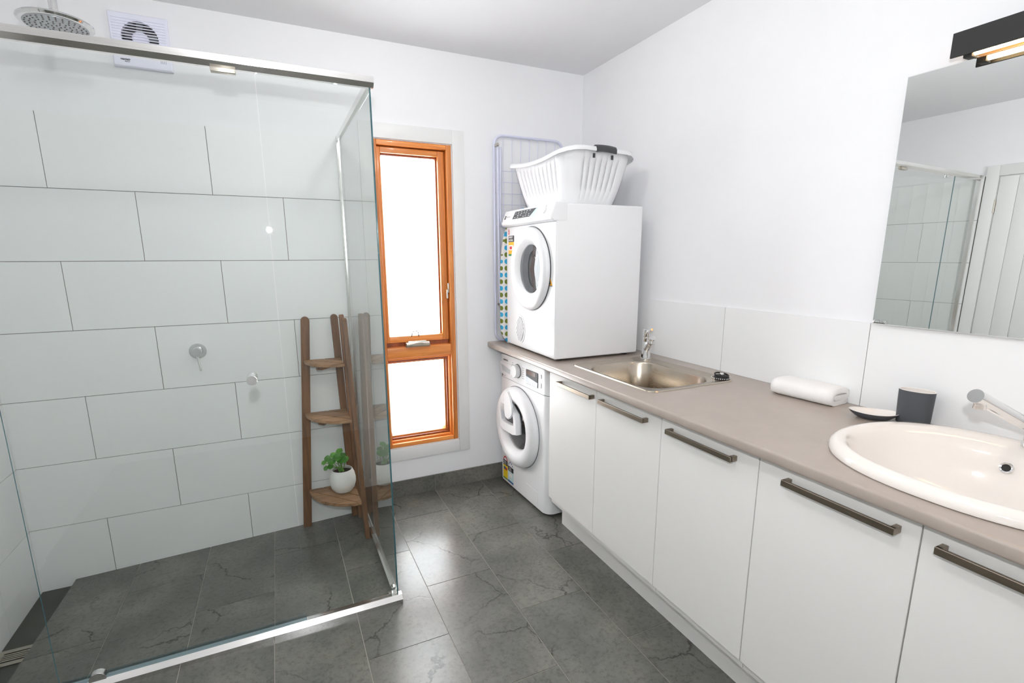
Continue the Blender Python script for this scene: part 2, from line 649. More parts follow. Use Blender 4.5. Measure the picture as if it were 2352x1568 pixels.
for k in range(-2, 9):
    xa, xb = FX0 - FPX * (k + 1) + GAP, FX0 - FPX * k - GAP
    off = -0.583 if k % 2 == 0 else -0.275
    for j in range(-1, 6):
        ya, yb = off - FPY * (j + 1) + GAP, off - FPY * j - GAP
        x0, x1, y0, y1 = max(xa, XL + 0.002), min(xb, -0.002), max(ya, YR + 0.002), min(yb, -0.002)
        if x1 - x0 < 0.01 or y1 - y0 < 0.01:
            continue
        if x0 > -0.5 and y1 < -0.62:
            continue                        # under the cabinets, out of sight
        out, ins = clip_rects(x0, x1, y0, y1)
        out = [q for q in out if q[1] - q[0] > 0.008 and q[3] - q[2] > 0.008]
        if out:
            bm = bmesh.new()
            for q in out:
                put_box(bm, (q[0], q[2], -0.008), (q[1], q[3], 0.0))
            obj('floor_tile', bm, M['slate'], floor, smooth=0)
        if ins and ins[1] - ins[0] > 0.01 and ins[3] - ins[2] > 0.01:
            bm = bmesh.new()
            nx = 3
            xs_ = [ins[0] + (ins[1] - ins[0]) * i / nx for i in range(nx + 1)]
            ys_ = [ins[2], (ins[2] + ins[3]) / 2, ins[3]]
            vg = [[bm.verts.new((x, y, shower_z(x, y))) for y in ys_] for x in xs_]
            for i in range(nx):
                for jj in range(2):
                    bm.faces.new((vg[i][jj], vg[i + 1][jj], vg[i + 1][jj + 1], vg[i][jj + 1]))
            r = bmesh.ops.extrude_face_region(bm, geom=bm.faces[:])
            bmesh.ops.translate(bm, verts=[e for e in r['geom'] if isinstance(e, bmesh.types.BMVert)], vec=(0, 0, -0.006))
            obj('floor_tile', bm, M['slate'], floor, smooth=0)

# shower wall tiles: dark joint bed, tiles 600 x 300 in half bond
obj('grout_bed', box((XL, -0.006, -0.14), (-1.432, 0, TZ[0] - 0.001)), M['grout'], wall_back, smooth=0)
obj('grout_bed', box((XL, GY - 0.03, -0.14), (XL + 0.006, -0.006, TZ[0] - 0.001)), M['grout'], wall_left, smooth=0)
TG = 0.0013
for r in range(7):
    zt, zb = TZ[r] - TG, (TZ[r + 1] + TG if r < 6 else -0.13)
    if r == 0:
        zt = TZ[0]
    par = 0 if r % 2 == 0 else 1           # rows A, C, E, G have joints at k = 0, 2, 4
    js = [TX0 + TW * (par + 2 * i) for i in range(-2, 5)]
    for a, b in zip(js[:-1], js[1:]):
        x0, x1 = max(a + TG, XL + 0.009), min(b - TG, -1.434)
        if x1 - x0 > 0.01:
            obj('wall_tile', box((x0, -0.010, zb), (x1, -0.001, zt)), M['tile'], wall_back, smooth=0)
    js = [-0.326 + 0.3 * (1 - par) * 1.0 + 0.6 * i - 0.3 for i in range(-3, 4)] if par else [-0.326 + 0.6 * i for i in range(-3, 4)]
    for a, b in zip(js[:-1], js[1:]):
        y0, y1 = max(a + TG, GY - 0.028), min(b - TG, -0.0105)
        if y1 - y0 > 0.01:
            obj('wall_tile', box((XL + 0.001, y0, zb), (XL + 0.010, y1, zt)), M['tile'], wall_left, smooth=0)

# splashback tiles along the counter
BZ0, BZ1 = 0.9005, 1.187
obj('grout_bed', box((-0.004, YR, 0.87), (0, -0.005, BZ1 - 0.001)), M['grout'], wall_right, smooth=0)
ys = [-0.012, -0.608, -1.2093, -1.8148, -2.417, -3.018, YR]
for a, b in zip(ys[:-1], ys[1:]):
    obj('splashback_tile', box((-0.008, b + TG, BZ0), (-0.001, a - TG, BZ1)), M['tile'], wall_right, smooth=0)

# skirting tiles on the back wall
baseboard = struct('baseboard_back', box((-1.428, -0.007, 0), (-0.012, 0, 0.099)), M['fgrout'], smooth=0)
for a, b in ((-1.428, -1.013), (-1.011, -0.40), (-0.398, -0.02)):
    obj('skirting_tile', box((a, -0.010, 0.001), (b, -0.001, 0.100)), M['slate'], baseboard, smooth=0)

# ------------------------------------------------------------------ window
win = bpy.data.objects.new('window_1', None)
COL.objects.link(win)
win.location = (-1.06, 0, WZ0)
win['kind'] = 'structure'
g_ = 0.0015
fr = bmesh.new()
obj('jamb', box((WX1 - 0.030, -0.004, WZ0), (WX1 - g_, 0.11, WZ1), 0.003), M['cedar'], win)
obj('jamb', box((WX0 + g_, -0.004, WZ0), (WX0 + 0.016, 0.11, WZ1), 0.003), M['cedar'], win)
obj('head', box((WX0 + 0.016, -0.004, WZ1 - 0.026), (WX1 - 0.03, 0.11, WZ1 - g_), 0.003), M['cedarh'], win)
obj('sill', box((WX0 + 0.016, -0.004, WZ0 + g_), (WX1 - 0.03, 0.11, WZ0 + 0.026), 0.003), M['cedarh'], win)
obj('transom', box((WX0 + 0.016, -0.002, 0.842), (WX1 - 0.03, 0.11, 0.905), 0.003), M['cedarh'], win)
fr.free()
# upper awning sash
S0, S1 = WX0 + 0.016, WX1 - 0.036
sash = obj('upper_sash', put_box(put_box(bmesh.new(), (S1 - 0.038, 0.018, 0.930), (S1, 0.066, 1.980), 0.004), (S0, 0.018, 0.930), (S0 + 0.022, 0.066, 1.980), 0.004), M['cedar'], win)
obj('sash_rail', box((S0 + 0.022, 0.0185, 0.9305), (S1 - 0.038, 0.0655, 0.966), 0.003), M['cedarh'], sash)
obj('sash_rail', box((S0 + 0.022, 0.0185, 1.950), (S1 - 0.038, 0.0655, 1.980), 0.003), M['cedarh'], sash)
bd = bmesh.new()
put_box(bd, (S1 - 0.046, 0.040, 0.966), (S1 - 0.038, 0.062, 1.95), 0.002)
put_box(bd, (S0 + 0.022, 0.040, 0.966), (S0 + 0.028, 0.062, 1.95), 0.002)
put_box(bd, (S0 + 0.028, 0.040, 1.940), (S1 - 0.046, 0.062, 1.95), 0.002)
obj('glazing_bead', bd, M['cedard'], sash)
obj('pane', box((S0 + 0.024, 0.050, 0.960), (S1 - 0.040, 0.054, 1.955)), M['wglass'], sash, smooth=0)
# lower fixed light with its stepped beads
for i, (a, dep, m1, m2) in enumerate(((0.014, 0.016, 'cedar', 'cedarh'), (0.026, 0.030, 'cedard', 'cedard'), (0.036, 0.044, 'cedar', 'cedarh'))):
    x0, x1, z0, z1 = WX0 + 0.016, WX1 - 0.030, WZ0 + 0.026, 0.842
    p0 = 0.0 if i == 0 else (0.014, 0.026)[i - 1]
    w0, w1 = p0 * 0.35, a * 0.35
    bd = bmesh.new()
    put_box(bd, (x1 - a, dep, z0 + p0), (x1 - p0, 0.10, z1 - p0), 0.002)
    put_box(bd, (x0 + w0, dep, z0 + p0), (x0 + w1, 0.10, z1 - p0), 0.001)
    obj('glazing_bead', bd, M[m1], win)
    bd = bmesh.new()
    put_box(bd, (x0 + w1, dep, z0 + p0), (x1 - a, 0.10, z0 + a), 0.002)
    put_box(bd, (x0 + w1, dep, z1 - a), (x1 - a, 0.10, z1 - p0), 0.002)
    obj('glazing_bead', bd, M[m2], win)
obj('pane', box((WX0 + 0.026, 0.056, WZ0 + 0.058), (WX1 - 0.062, 0.060, 0.810)), M['wglass'], win, smooth=0)
# rebate stops behind the sash, closing the joint between sash and frame
bd = bmesh.new()
put_box(bd, (S1 - 0.012, 0.0665, 0.905), (WX1 - 0.028, 0.108, 1.990))
put_box(bd, (WX0 + 0.014, 0.0665, 0.905), (S0 + 0.010, 0.108, 1.990))
put_box(bd, (S0 + 0.010, 0.0665, 1.968), (S1 - 0.012, 0.108, 1.990))
put_box(bd, (S0 + 0.010, 0.0665, 0.903), (S1 - 0.012, 0.108, 0.944))
put_box(bd, (S0, 0.030, 0.903), (S1, 0.0664, 0.929))
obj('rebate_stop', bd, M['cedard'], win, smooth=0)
# winder, stay loop and side latch
wd = obj('winder', put_box(box((-1.155, -0.020, 0.903), (-1.012, 0.016, 0.931), 0.008, 3), (-1.14, -0.008, 0.925), (-1.03, 0.014, 0.938), 0.005, 2), M['satin'], win)
obj('winder_handle', tube([(-1.135, -0.022, 0.922), (-1.10, -0.030, 0.931), (-1.07, -0.034, 0.930), (-1.045, -0.032, 0.922), (-1.022, -0.028, 0.921)], [0.004, 0.005, 0.006, 0.006, 0.006], 10), M['satin'], wd)
obj('stay_loop', tube([(-1.113, 0.014, 0.960), (-1.108, 0.014, 0.985), (-1.103, 0.014, 0.990), (-1.080, 0.014, 0.990), (-1.075, 0.014, 0.985), (-1.070, 0.014, 0.960)], 0.0028, 8), M['dark'], win)
la = obj('latch', box((WX1 - 0.040, 0.000, 1.205), (WX1 - 0.031, 0.016, 1.262), 0.003, 2), M['satin'], win)
obj('latch_lever', box((WX1 - 0.048, -0.002, 1.172), (WX1 - 0.039, 0.008, 1.225), 0.003, 2), M['satin'], la)
# white architrave boards
for n_, (lo, hi) in enumerate((((WX1 + 0.004, -0.013, 0.230), (-0.780, -0.0002, 2.090)), ((-1.348, -0.013, 0.230), (WX0 - 0.004, -0.0002, 2.090)),
                               ((WX0 - 0.004, -0.0125, 0.230), (WX1 + 0.004, -0.0002, WZ0 - 0.004)), ((WX0 - 0.004, -0.0125, WZ1 + 0.004), (WX1 + 0.004, -0.0002, 2.090)))):
    struct('trim_%d' % (n_ + 1), box(lo, hi, 0.002), M['trimw'])

# ------------------------------------------------------------------ doors (left wall, seen in the mirror; rear wall, mirrored in the glass)


def panelled_door(name, u0, u1, put, n_boards, hinge_at):
    """white grooved door and frame; put(u, d, z) turns wall coordinates (along, out of the wall, up) into the room's"""
    d = bpy.data.objects.new(name, None)
    COL.objects.link(d)
    d['kind'] = 'structure'
    d.location = put((u0 + u1) / 2, 0.0, 0.0)

    def b(n, ua, ub, da, db, za, zb, m, par, bev=0.002):
        p, q = put(ua, da, za), put(ub, db, zb)
        return obj(n, box([min(p[i], q[i]) for i in range(3)], [max(p[i], q[i]) for i in range(3)], bev), M[m], par)
    b('architrave', u0 - 0.075, u0 - 0.004, 0.0003, 0.018, 0.0, 2.06, 'trimw', d)
    b('architrave', u1 + 0.004, u1 + 0.075, 0.0003, 0.018, 0.0, 2.06, 'trimw', d)
    b('architrave', u0 - 0.004, u1 + 0.004, 0.0003, 0.018, 1.99, 2.06, 'trimw', d)
    leaf = b('door_backing', u0, u1, 0.0003, 0.004, 0.006, 1.985, 'trimw', d, 0)
    w = (u1 - u0 - 0.006) / n_boards
    for i in range(n_boards):
        b('door_board', u0 + 0.003 + w * i + 0.0006, u0 + 0.003 + w * (i + 1) - 0.0006, 0.0041, 0.010, 0.008, 1.982, 'trimw', leaf, 0.003)
    for z in (0.22, 1.74):
        p = put(hinge_at, 0.013, z)
        obj('hinge', lathe([(0.006, 0), (0.006, 0.09)], 12, Matrix.Translation(p)), M['satin'], d)
    return d


panelled_door('door_1', -1.85, -1.04, lambda u, d, z: (XL + d, u, z), 8, -1.037)
panelled_door('door_2', -1.96, -1.17, lambda u, d, z: (u, YR + d, z), 8, -1.965)

# added dome fittings in white rings, out of view, for the fill lights
for (gx_, gy_, gz_, gw_), lab in zip(ADDED_DOMES, ('added out-of-view opal dome fill light above the window end of the room', 'added out-of-view opal dome fill light at the camera end of the room')):
    cl = thing('added_ceiling_light', lab, 'lamp', (gx_, gy_, H), group='added opal dome fill lights')
    CM = Matrix.Translation((gx_, gy_, 0))
    obj('ring', lathe([(0.150, H - 0.0005), (0.150, H - 0.012), (0.143, H - 0.018), (0.132, H - 0.018), (0.132, H - 0.0005)], 44, CM, cap=False), M['trimw'], cl)
    obj('dome', lathe([(0.131, H - 0.014)] + [(0.131 * math.cos(R(a)), H - 0.014 - 0.118 * math.sin(R(a))) for a in range(10, 90, 10)] + [(0.0005, H - 0.132)], 44, CM, cap=False), M['opal'], cl)

# ------------------------------------------------------------------ shower screen
scr = thing('shower_screen', 'frameless glass shower screen with chrome rails enclosing the white tiled corner', 'shower screen', (GX, GY, 0))


def pane(name, lo, hi, parent, cut=True):
    """glass slab whose narrow sides are the green cut edge"""
    bm = box(lo, hi)
    bm.normal_update()
    d = [hi[i] - lo[i] for i in range(3)]
    thin = d.index(min(d))
    for f in bm.faces:
        f.material_index = 0 if abs(f.normal[thin]) > 0.5 or not cut else 1
    return obj(name, bm, [M['glass'], M['edge']], parent, smooth=0)


TOPZ = 1.970
pane('fixed_panel', (GX - 0.349, GY - 0.003, 0.034), (GX, GY + 0.003, TOPZ + 0.006), scr)
door = pane('door_panel', (-2.5455, GY - 0.003, 0.042), (-1.7995, GY + 0.003, TOPZ - 0.004), scr, False)
pane('fixed_panel', (XL + 0.014, GY - 0.003, 0.034), (-2.5485, GY + 0.003, TOPZ + 0.006), scr)
pane('side_panel', (GX - 0.003, GY + 0.0032, 0.020), (GX + 0.003, -0.016, TOPZ + 0.006), scr)
# head rail: square front, slanted underside
prof = [(-0.020, 2.003), (0.016, 2.003), (0.016, 1.973), (-0.006, 1.971), (-0.020, 1.984)]
bm = bmesh.new()
put_rings(bm, [[(x, GY + y, z) for y, z in prof] for x in (XL + 0.012, GX + 0.011)])
obj('head_rail', bm, M['rail'], scr, smooth=0)
obj('head_rail', box((GX - 0.010, GY + 0.017, 1.974), (GX + 0.010, -0.012, 2.000), 0.001), M['rail'], scr, smooth=0)
prof = [(-0.024, -0.02), (-0.024, 0.017), (-0.010, 0.034), (0.012, 0.034), (0.012, -0.06), (-0.02, -0.06)]
bm = bmesh.new()
put_rings(bm, [[(x, GY + y, z) for y, z in prof] for x in (XL + 0.012, GX + 0.016)])
obj('sill_rail', bm, M['rail'], scr, smooth=0)
prof = [(-0.014, -0.06), (-0.014, 0.014), (-0.006, 0.022), (0.008, 0.022), (0.016, 0.010), (0.016, -0.02)]
bm = bmesh.new()
put_rings(bm, [[(GX + x, y, z) for x, z in prof] for y in (GY + 0.013, -0.012)])
obj('sill_rail', bm, M['rail'], scr, smooth=0)
obj('wall_channel', box((GX - 0.011, -0.024, -0.034), (GX + 0.011, -0.0105, 2.000), 0.001), M['rail'], scr, smooth=0)
obj('wall_channel', box((XL + 0.0105, GY - 0.014, -0.04), (XL + 0.026, GY + 0.012, 2.003), 0.001), M['rail'], scr, smooth=0)
obj('door_seal', box((-2.545, GY - 0.002, 0.036), (-1.80, GY + 0.006, 0.052), 0.001), glass('milky_seal', (0.62, 0.72, 0.76, 1), 1.0, 0.2), door, smooth=0)
kn = bmesh.new()
for s in (-1, 1):
    lathe([(0.012, 0.003), (0.012, 0.010), (0.0165, 0.011), (0.0165, 0.019), (0.0135, 0.020), (0.0135, 0.023), (0.0165, 0.024), (0.0165, 0.036), (0.0155, 0.038)], 28,
          axis_mat((-1.897, GY, 1.004), (0, s, 0)), kn)
obj('knob', kn, M['chrome'], door)
bm = bmesh.new()
pts = [(-0.024, 0), (0.024, 0), (0.024, 0.012)] + [(0.024 * math.cos(R(a)), 0.012 + 0.024 * math.sin(R(a))) for a in range(15, 180, 15)] + [(-0.024, 0.012)]
extrude_poly(pts, -0.012, 0.012, Matrix.Translation((-2.448, GY, 0.024)) @ FRONT, bm, bev=0.002)
obj('pivot', bm, M['chrome'], door)
obj('pivot', box((-2.475, GY - 0.010, 1.955), (-2.425, GY + 0.010, 1.972), 0.003), M['chrome'], door)
obj('door_stop', box((-1.918, GY - 0.014, 1.957), (-1.850, GY + 0.010, 1.971), 0.002), M['satin'], scr)
bm = box((GX - 0.034, GY + 0.012, 0.022), (GX - 0.014, GY + 0.030, 0.034), 0.002)
put_box(bm, (GX - 0.022, GY + 0.012, 0.022), (GX - 0.006, GY + 0.036, 0.058), 0.002)
obj('corner_bracket', bm, M['chrome'], scr)

# shower head on its dropper
sh = thing('rain_shower', 'large round chrome rain shower head hanging above the glass screen', 'shower head', (-2.39, -0.45, 2.19))
dm = Matrix.Translation((-2.390, -0.45, 2.176)) @ Matrix.Rotation(R(-2), 4, 'X')
obj('face', lathe([(0.088, 0.000), (0.097, 0.001), (0.103, 0.007), (0.102, 0.012), (0.085, 0.016), (0.030, 0.020), (0.018, 0.028), (0.0, 0.029)], 56, dm), M['chrome'], sh)
obj('spray_plate', lathe([(0.0, -0.0022), (0.086, -0.0022), (0.087, 0.0)], 48, dm, cap=False), plain('satin_plate', srgb(176, 180, 182), 0.3, 0.9), sh)
bm = bmesh.new()
for ring, (rr_, cnt) in enumerate(((0.012, 5), (0.026, 10), (0.040, 15), (0.054, 20), (0.068, 25), (0.080, 29))):
    for i in range(cnt):
        a = 2 * PI * i / cnt + ring * 0.3
        lathe([(0.0026, -0.002), (0.0026, -0.0030), (0.0016, -0.0040)], 7, dm @ Matrix.Translation((rr_ * math.cos(a), rr_ * math.sin(a), 0)), bm)
nz_ = obj('spray_nozzles', bm, plain('nozzle_rubber', srgb(112, 106, 104), 0.5), sh)
nz_['kind'] = 'stuff'
obj('dropper', lathe([(0.011, 2.20), (0.0115, 2.225), (0.0125, 2.226), (0.0125, 2.475)], 24, Matrix.Translation((-2.390, -0.45, 0))), M['chrome'], sh)
obj('ceiling_rose', lathe([(0.030, 2.4799), (0.030, 2.474), (0.026, 2.468), (0.013, 2.466)], 32, Matrix.Translation((-2.390, -0.45, 0))), M['chrome'], sh)
obj('collar', lathe([(0.014, 2.203), (0.016, 2.206), (0.016, 2.216), (0.013, 2.219)], 24, Matrix.Translation((-2.390, -0.45, 0))), M['chrome'], sh)

# shower mixer
mx_ = thing('shower_mixer', 'round chrome shower mixer with a pin lever on the tiled wall', 'tap', (-2.164, -0.01, 0.968))
Mx = Matrix.Translation((-2.164, -0.0101, 0.968)) @ Matrix.Rotation(R(90), 4, 'X')
obj('wall_plate', lathe([(0.0375, 0.0), (0.0375, 0.004), (0.036, 0.006), (0.02, 0.0065)], 44, Mx), M['chrome'], mx_)
obj('body', lathe([(0.0215, 0.006), (0.0215, 0.016), (0.0205, 0.017), (0.0205, 0.020), (0.0215, 0.021), (0.0215, 0.044), (0.0205, 0.046)], 36, Mx), M['chrome'], mx_)
obj('pin_lever', rod((-2.164, -0.040, 0.948), (-2.157, -0.046, 0.876), 0.0048, 14), M['chrome'], mx_)

# floor waste in the shower channel
gr = thing('drain_grate', 'small slotted steel grate over the drain channel beside the left shower wall', 'drain', (-2.845, -0.465, CHZ))
g0, g1, gz = -0.515, -0.418, CHZ + 0.002
bm = bmesh.new()
put_box(bm, (XL + 0.014, g0, gz), (-2.785, g0 + 0.020, gz + 0.004))
put_box(bm, (XL + 0.014, g1 - 0.020, gz), (-2.785, g1, gz + 0.004))
put_box(bm, (XL + 0.014, g0 + 0.02, gz), (XL + 0.030, g1 - 0.02, gz + 0.004))
put_box(bm, (-2.803, g0 + 0.02, gz), (-2.785, g1 - 0.02, gz + 0.004))
n_ = 4
for i in range(n_):
    yy = g0 + 0.02 + (g1 - g0 - 0.04) * (i + 1) / (n_ + 1)
    put_box(bm, (XL + 0.030, yy - 0.0035, gz), (-2.803, yy + 0.0035, gz + 0.004))
obj('plate', bm, M['satin'], gr, smooth=0)
obj('sump', box((XL + 0.022, g0 + 0.01, CHZ + 0.0005), (-2.795, g1 - 0.01, gz)), M['rubber'], gr, smooth=0)

# ------------------------------------------------------------------ extractor fan on the back wall
ef = thing('exhaust_fan', 'square white wall exhaust fan with a louvred round opening high above the shower tiles', 'fan', (-2.222, 0, 2.199))
fx0, fx1, fz0, fz1, fd = -2.326, -2.118, 2.200, 2.408, 0.022
fc = (-2.222, 2.315)
FR = 0.066
ring_out = rounded_rect(fx0, fz0, fx1, fz1, 0.006, 3)
# cover plate with its round hole
bm = bmesh.new()
N = 68
ANG = sorted([2 * PI * i / 64 for i in range(64)] + [math.atan2(z - fc[1], x - fc[0]) % (2 * PI) for x in (fx0, fx1) for z in (fz0, fz1)])


def sq(a):
    c, s = math.cos(a), math.sin(a)
    hx = (fx1 - fc[0]) if c > 0 else (fc[0] - fx0)
    hz = (fz1 - fc[1]) if s > 0 else (fc[1] - fz0)
    k = min(hx / abs(c) if abs(c) > 1e-6 else 1e9, hz / abs(s) if abs(s) > 1e-6 else 1e9)
    return (fc[0] + c * k, fc[1] + s * k)


rings = []
for yy, rad in ((0.0, None), (-fd + 0.004, None), (-fd, 0.97), (-fd, FR), (-0.004, FR)):
    row = []
    for i in range(N):
        a = ANG[i]
        if rad is None:
            x, z = sq(a)
        elif rad == 0.97:
            x, z = sq(a)
            x, z = fc[0] + (x - fc[0]) * 0.965, fc[1] + (z - fc[1]) * 0.965
        else:
            x, z = fc[0] + rad * math.cos(a), fc[1] + rad * math.sin(a)
        row.append((x, yy, z))
    rings.append(row)
put_rings(bm, rings, True, False, False)
obj('cover', bm, M['ventw'], ef, smooth=30)
obj('duct', lathe([(FR, 0.001), (0.0, 0.001)], 40, Matrix.Translation((fc[0], -0.0012, fc[1])) @ Matrix.Rotation(R(90), 4, 'X'), cap=False), M['dark'], ef, smooth=0)
obj('motor_hub', lathe([(0.030, 0.0), (0.030, 0.012), (0.026, 0.015), (0.0, 0.0155)], 32, Matrix.Translation((fc[0], -0.003, fc[1])) @ Matrix.Rotation(R(90), 4, 'X')), M['ventw'], ef)
for k in range(5):
    a = 2 * PI * k / 5 + 0.4
    pts = [(0.028, -0.010), (0.062, -0.020), (0.064, 0.004), (0.029, 0.010)]
    bm = extrude_poly(pts, 0, 0.0018, Matrix.Translation((fc[0], -0.008, fc[1])) @ FRONT @ Matrix.Rotation(a, 4, 'Z') @ Matrix.Rotation(R(18), 4, 'X'))
    obj('fan_blade', bm, M['midgrey'], ef, smooth=0)
for i in range(13):
    zz = 2.385 - i * 0.0105
    half = math.sqrt(max(0.0, FR ** 2 - (zz - fc[1]) ** 2)) if abs(zz - fc[1]) < FR else 0
    obj('louvre', box((fx0 + 0.010, -fd - 0.0035, zz - 0.0017), (fx1 - 0.010, -fd + 0.0005, zz + 0.0017), 0.0008, 1), M['ventw'], ef, smooth=0)
lettering('lettering', 'ventair', 0.0125, M['ink'], ef, Matrix.Translation((-2.301 + 2.222, -fd - 0.0006, 2.2285 - 2.199)) @ FRONT, 0.0004)
lettering('lettering', 'PRO-V', 0.0062, M['ink'], ef, Matrix.Translation((-2.287 + 2.222, -fd - 0.0006, 2.2195 - 2.199)) @ FRONT, 0.0002)
bm = bmesh.new()
for i in range(4):
    for j in range(3):
        lathe([(0.0011, 0), (0.0011, 0.0006)], 8, Matrix.Translation((-2.158 + i * 0.006, -fd, 2.229 + j * 0.004)) @ Matrix.Rotation(R(90), 4, 'X'), bm)
obj('sensor_holes', bm, M['ink'], ef, smooth=0)['kind'] = 'stuff'

# ------------------------------------------------------------------ corner ladder shelf and its plant
CX, CY = -1.487, -0.030
shf = thing('corner_ladder_shelf', 'brown slatted teak corner ladder shelf with three tiers inside the shower', 'shelf', (CX, CY, -0.04))


def leg(p0, p1, w, t, wdir):
    """flat board leg with a rounded top from foot p0 to head p1; wdir is the way its width runs"""
    p0, p1 = Vector(p0), Vector(p1)
    up = (p1 - p0).normalized()
    wv = (Vector(wdir) - up * Vector(wdir).dot(up)).normalized()
    tv = up.cross(wv)
    L = (p1 - p0).length
    pts = [(-w / 2, 0), (w / 2, 0), (w / 2, L - w / 2)] + [(w / 2 * math.cos(R(a)), L - w / 2 + w / 2 * math.sin(R(a))) for a in (20, 45, 70, 90, 110, 135, 160)] + [(-w / 2, L - w / 2)]
    m = Matrix((wv, up, tv)).transposed().to_4x4()
    m.translation = p0
    return extrude_poly(pts, -t / 2, t / 2, m, bev=0.002)


def fz(x, y):
    return shower_z(x, y) + 0.0005


obj('leg', leg((-1.752, -0.042, fz(-1.752, -0.042)), (-1.674, -0.042, 1.112), 0.042, 0.022, (1, 0, 0)), M['teak'], shf)
obj('leg', leg((-1.497, -0.042, fz(-1.497, -0.042)), (-1.534, -0.042, 1.118), 0.036, 0.022, (1, 0, 0)), M['teak'], shf)
obj('leg', leg((-1.473, -0.072, fz(-1.473, -0.072)), (-1.500, -0.072, 1.118), 0.034, 0.022, (0, 1, 0)), M['teak'], shf)
obj('leg', leg((-1.475, -0.325, fz(-1.475, -0.325)), (-1.503, -0.205, 1.113), 0.042, 0.022, (0, 1, 0)), M['teak'], shf)


def clip(poly, nx, ny, c):
    """keep the side nx*x + ny*y >= c"""
    out = []
    for i in range(len(poly)):
        a, b = poly[i - 1], poly[i]
        da, db = nx * a[0] + ny * a[1] - c, nx * b[0] + ny * b[1] - c
        if (da >= 0) != (db >= 0):
            k = da / (da - db)
            out.append((a[0] + (b[0] - a[0]) * k, a[1] + (b[1] - a[1]) * k))
        if db >= 0:
            out.append(b)
    return out


for z, rx, ry, cx, nsl in ((0.172, 0.236, 0.268, -1.492, 4), (0.604, 0.205, 0.222, -1.508, 3), (0.888, 0.180, 0.185, -1.518, 3)):
    cy = -0.052
    sec = [(cx, cy)]
    arc = []
    for k in range(19):
        a = R(90.0 * k / 18)
        arc.append((cx - rx * math.cos(a), cy - ry * math.sin(a)))
    sec = [(cx, cy)] + arc
    ux, uy = -ry, -rx
    nrm = math.hypot(ux, uy)
    ux, uy = ux / nrm, uy / nrm
    ds = [ux * (x - cx) + uy * (y - cy) for x, y in sec]
    D = max(ds)
    tier = None
    s_ = bmesh.new()
    # bearer cleat below the slats
    a0, a1 = Vector((cx + ux * 0.03, cy + uy * 0.03)), Vector((cx + ux * D * 0.90, cy + uy * D * 0.90))
    wv = Vector((-uy, ux)) * 0.017
    tier = obj('tier', extrude_poly([tuple(a0 - wv), tuple(a1 - wv), tuple(a1 + wv), tuple(a0 + wv)], z - 0.036, z - 0.0165, bev=0.002), M['teak'], shf)
    s_.free()
    for i in range(nsl):
        d0, d1 = D * i / nsl + 0.0022, D * (i + 1) / nsl - 0.0022
        b_ = ux * cx + uy * cy
        poly = clip(clip(sec, ux, uy, b_ + d0), -ux, -uy, -(b_ + d1))
        if len(poly) > 2:
            ar = sum(poly[k - 1][0] * poly[k][1] - poly[k][0] * poly[k - 1][1] for k in range(len(poly)))
            if ar < 0:
                poly = poly[::-1]
            obj('slat', extrude_poly(poly, z - 0.016, z, bev=0.002), M['teaks'], tier)

PX, PY, PZ = -1.560, -0.145, 0.1725
pl = thing('potted_plant', 'small leafy green plant in a round white pot on the lowest shelf tier', 'plant', (PX, PY, PZ))
pp = [(0.030, 0.0), (0.044, 0.004), (0.060, 0.024), (0.0675, 0.052), (0.0675, 0.075), (0.062, 0.104), (0.053, 0.124), (0.0505, 0.126), (0.048, 0.124), (0.056, 0.100), (0.058, 0.09)]
obj('pot', lathe(pp, 48, Matrix.Translation((PX, PY, PZ)), cap=False), M['pot'], pl)
obj('soil', lathe([(0.0575, 0.094), (0.053, 0.108), (0.030, 0.113), (0.0, 0.115)], 32, Matrix.Translation((PX, PY, PZ)), cap=False), M['soil'], pl)
rnd = random.Random(3)


def leaf_bm(c, r, n, curl=0.25):
    """rounded, slightly cupped scalloped leaf"""
    n = Vector(n).normalized()
    u = n.orthogonal().normalized()
    w = n.cross(u)
    c = Vector(c)
    bm = bmesh.new()
    mid = bm.verts.new(c - n * r * curl * 0.5)
    rings = []
    for q, kk in ((0.5, 0.35), (0.82, 0.75), (1.0, 1.0)):
        rings.append([bm.verts.new(c + (u * math.cos(a) + w * math.sin(a) * 0.85) * r * q * (1 + 0.08 * math.cos(5 * a)) + n * r * curl * (kk - 0.5)) for a in [2 * PI * i / 12 for i in range(12)]])
    for i in range(12):
        bm.faces.new((mid, rings[0][i], rings[0][(i + 1) % 12]))
        for A, B in zip(rings[:-1], rings[1:]):
            bm.faces.new((A[i], B[i], B[(i + 1) % 12], A[(i + 1) % 12]))
    r_ = bmesh.ops.extrude_face_region(bm, geom=bm.faces[:])
    bmesh.ops.translate(bm, verts=[e for e in r_['geom'] if isinstance(e, bmesh.types.BMVert)], vec=n * 0.0008)
    return bm


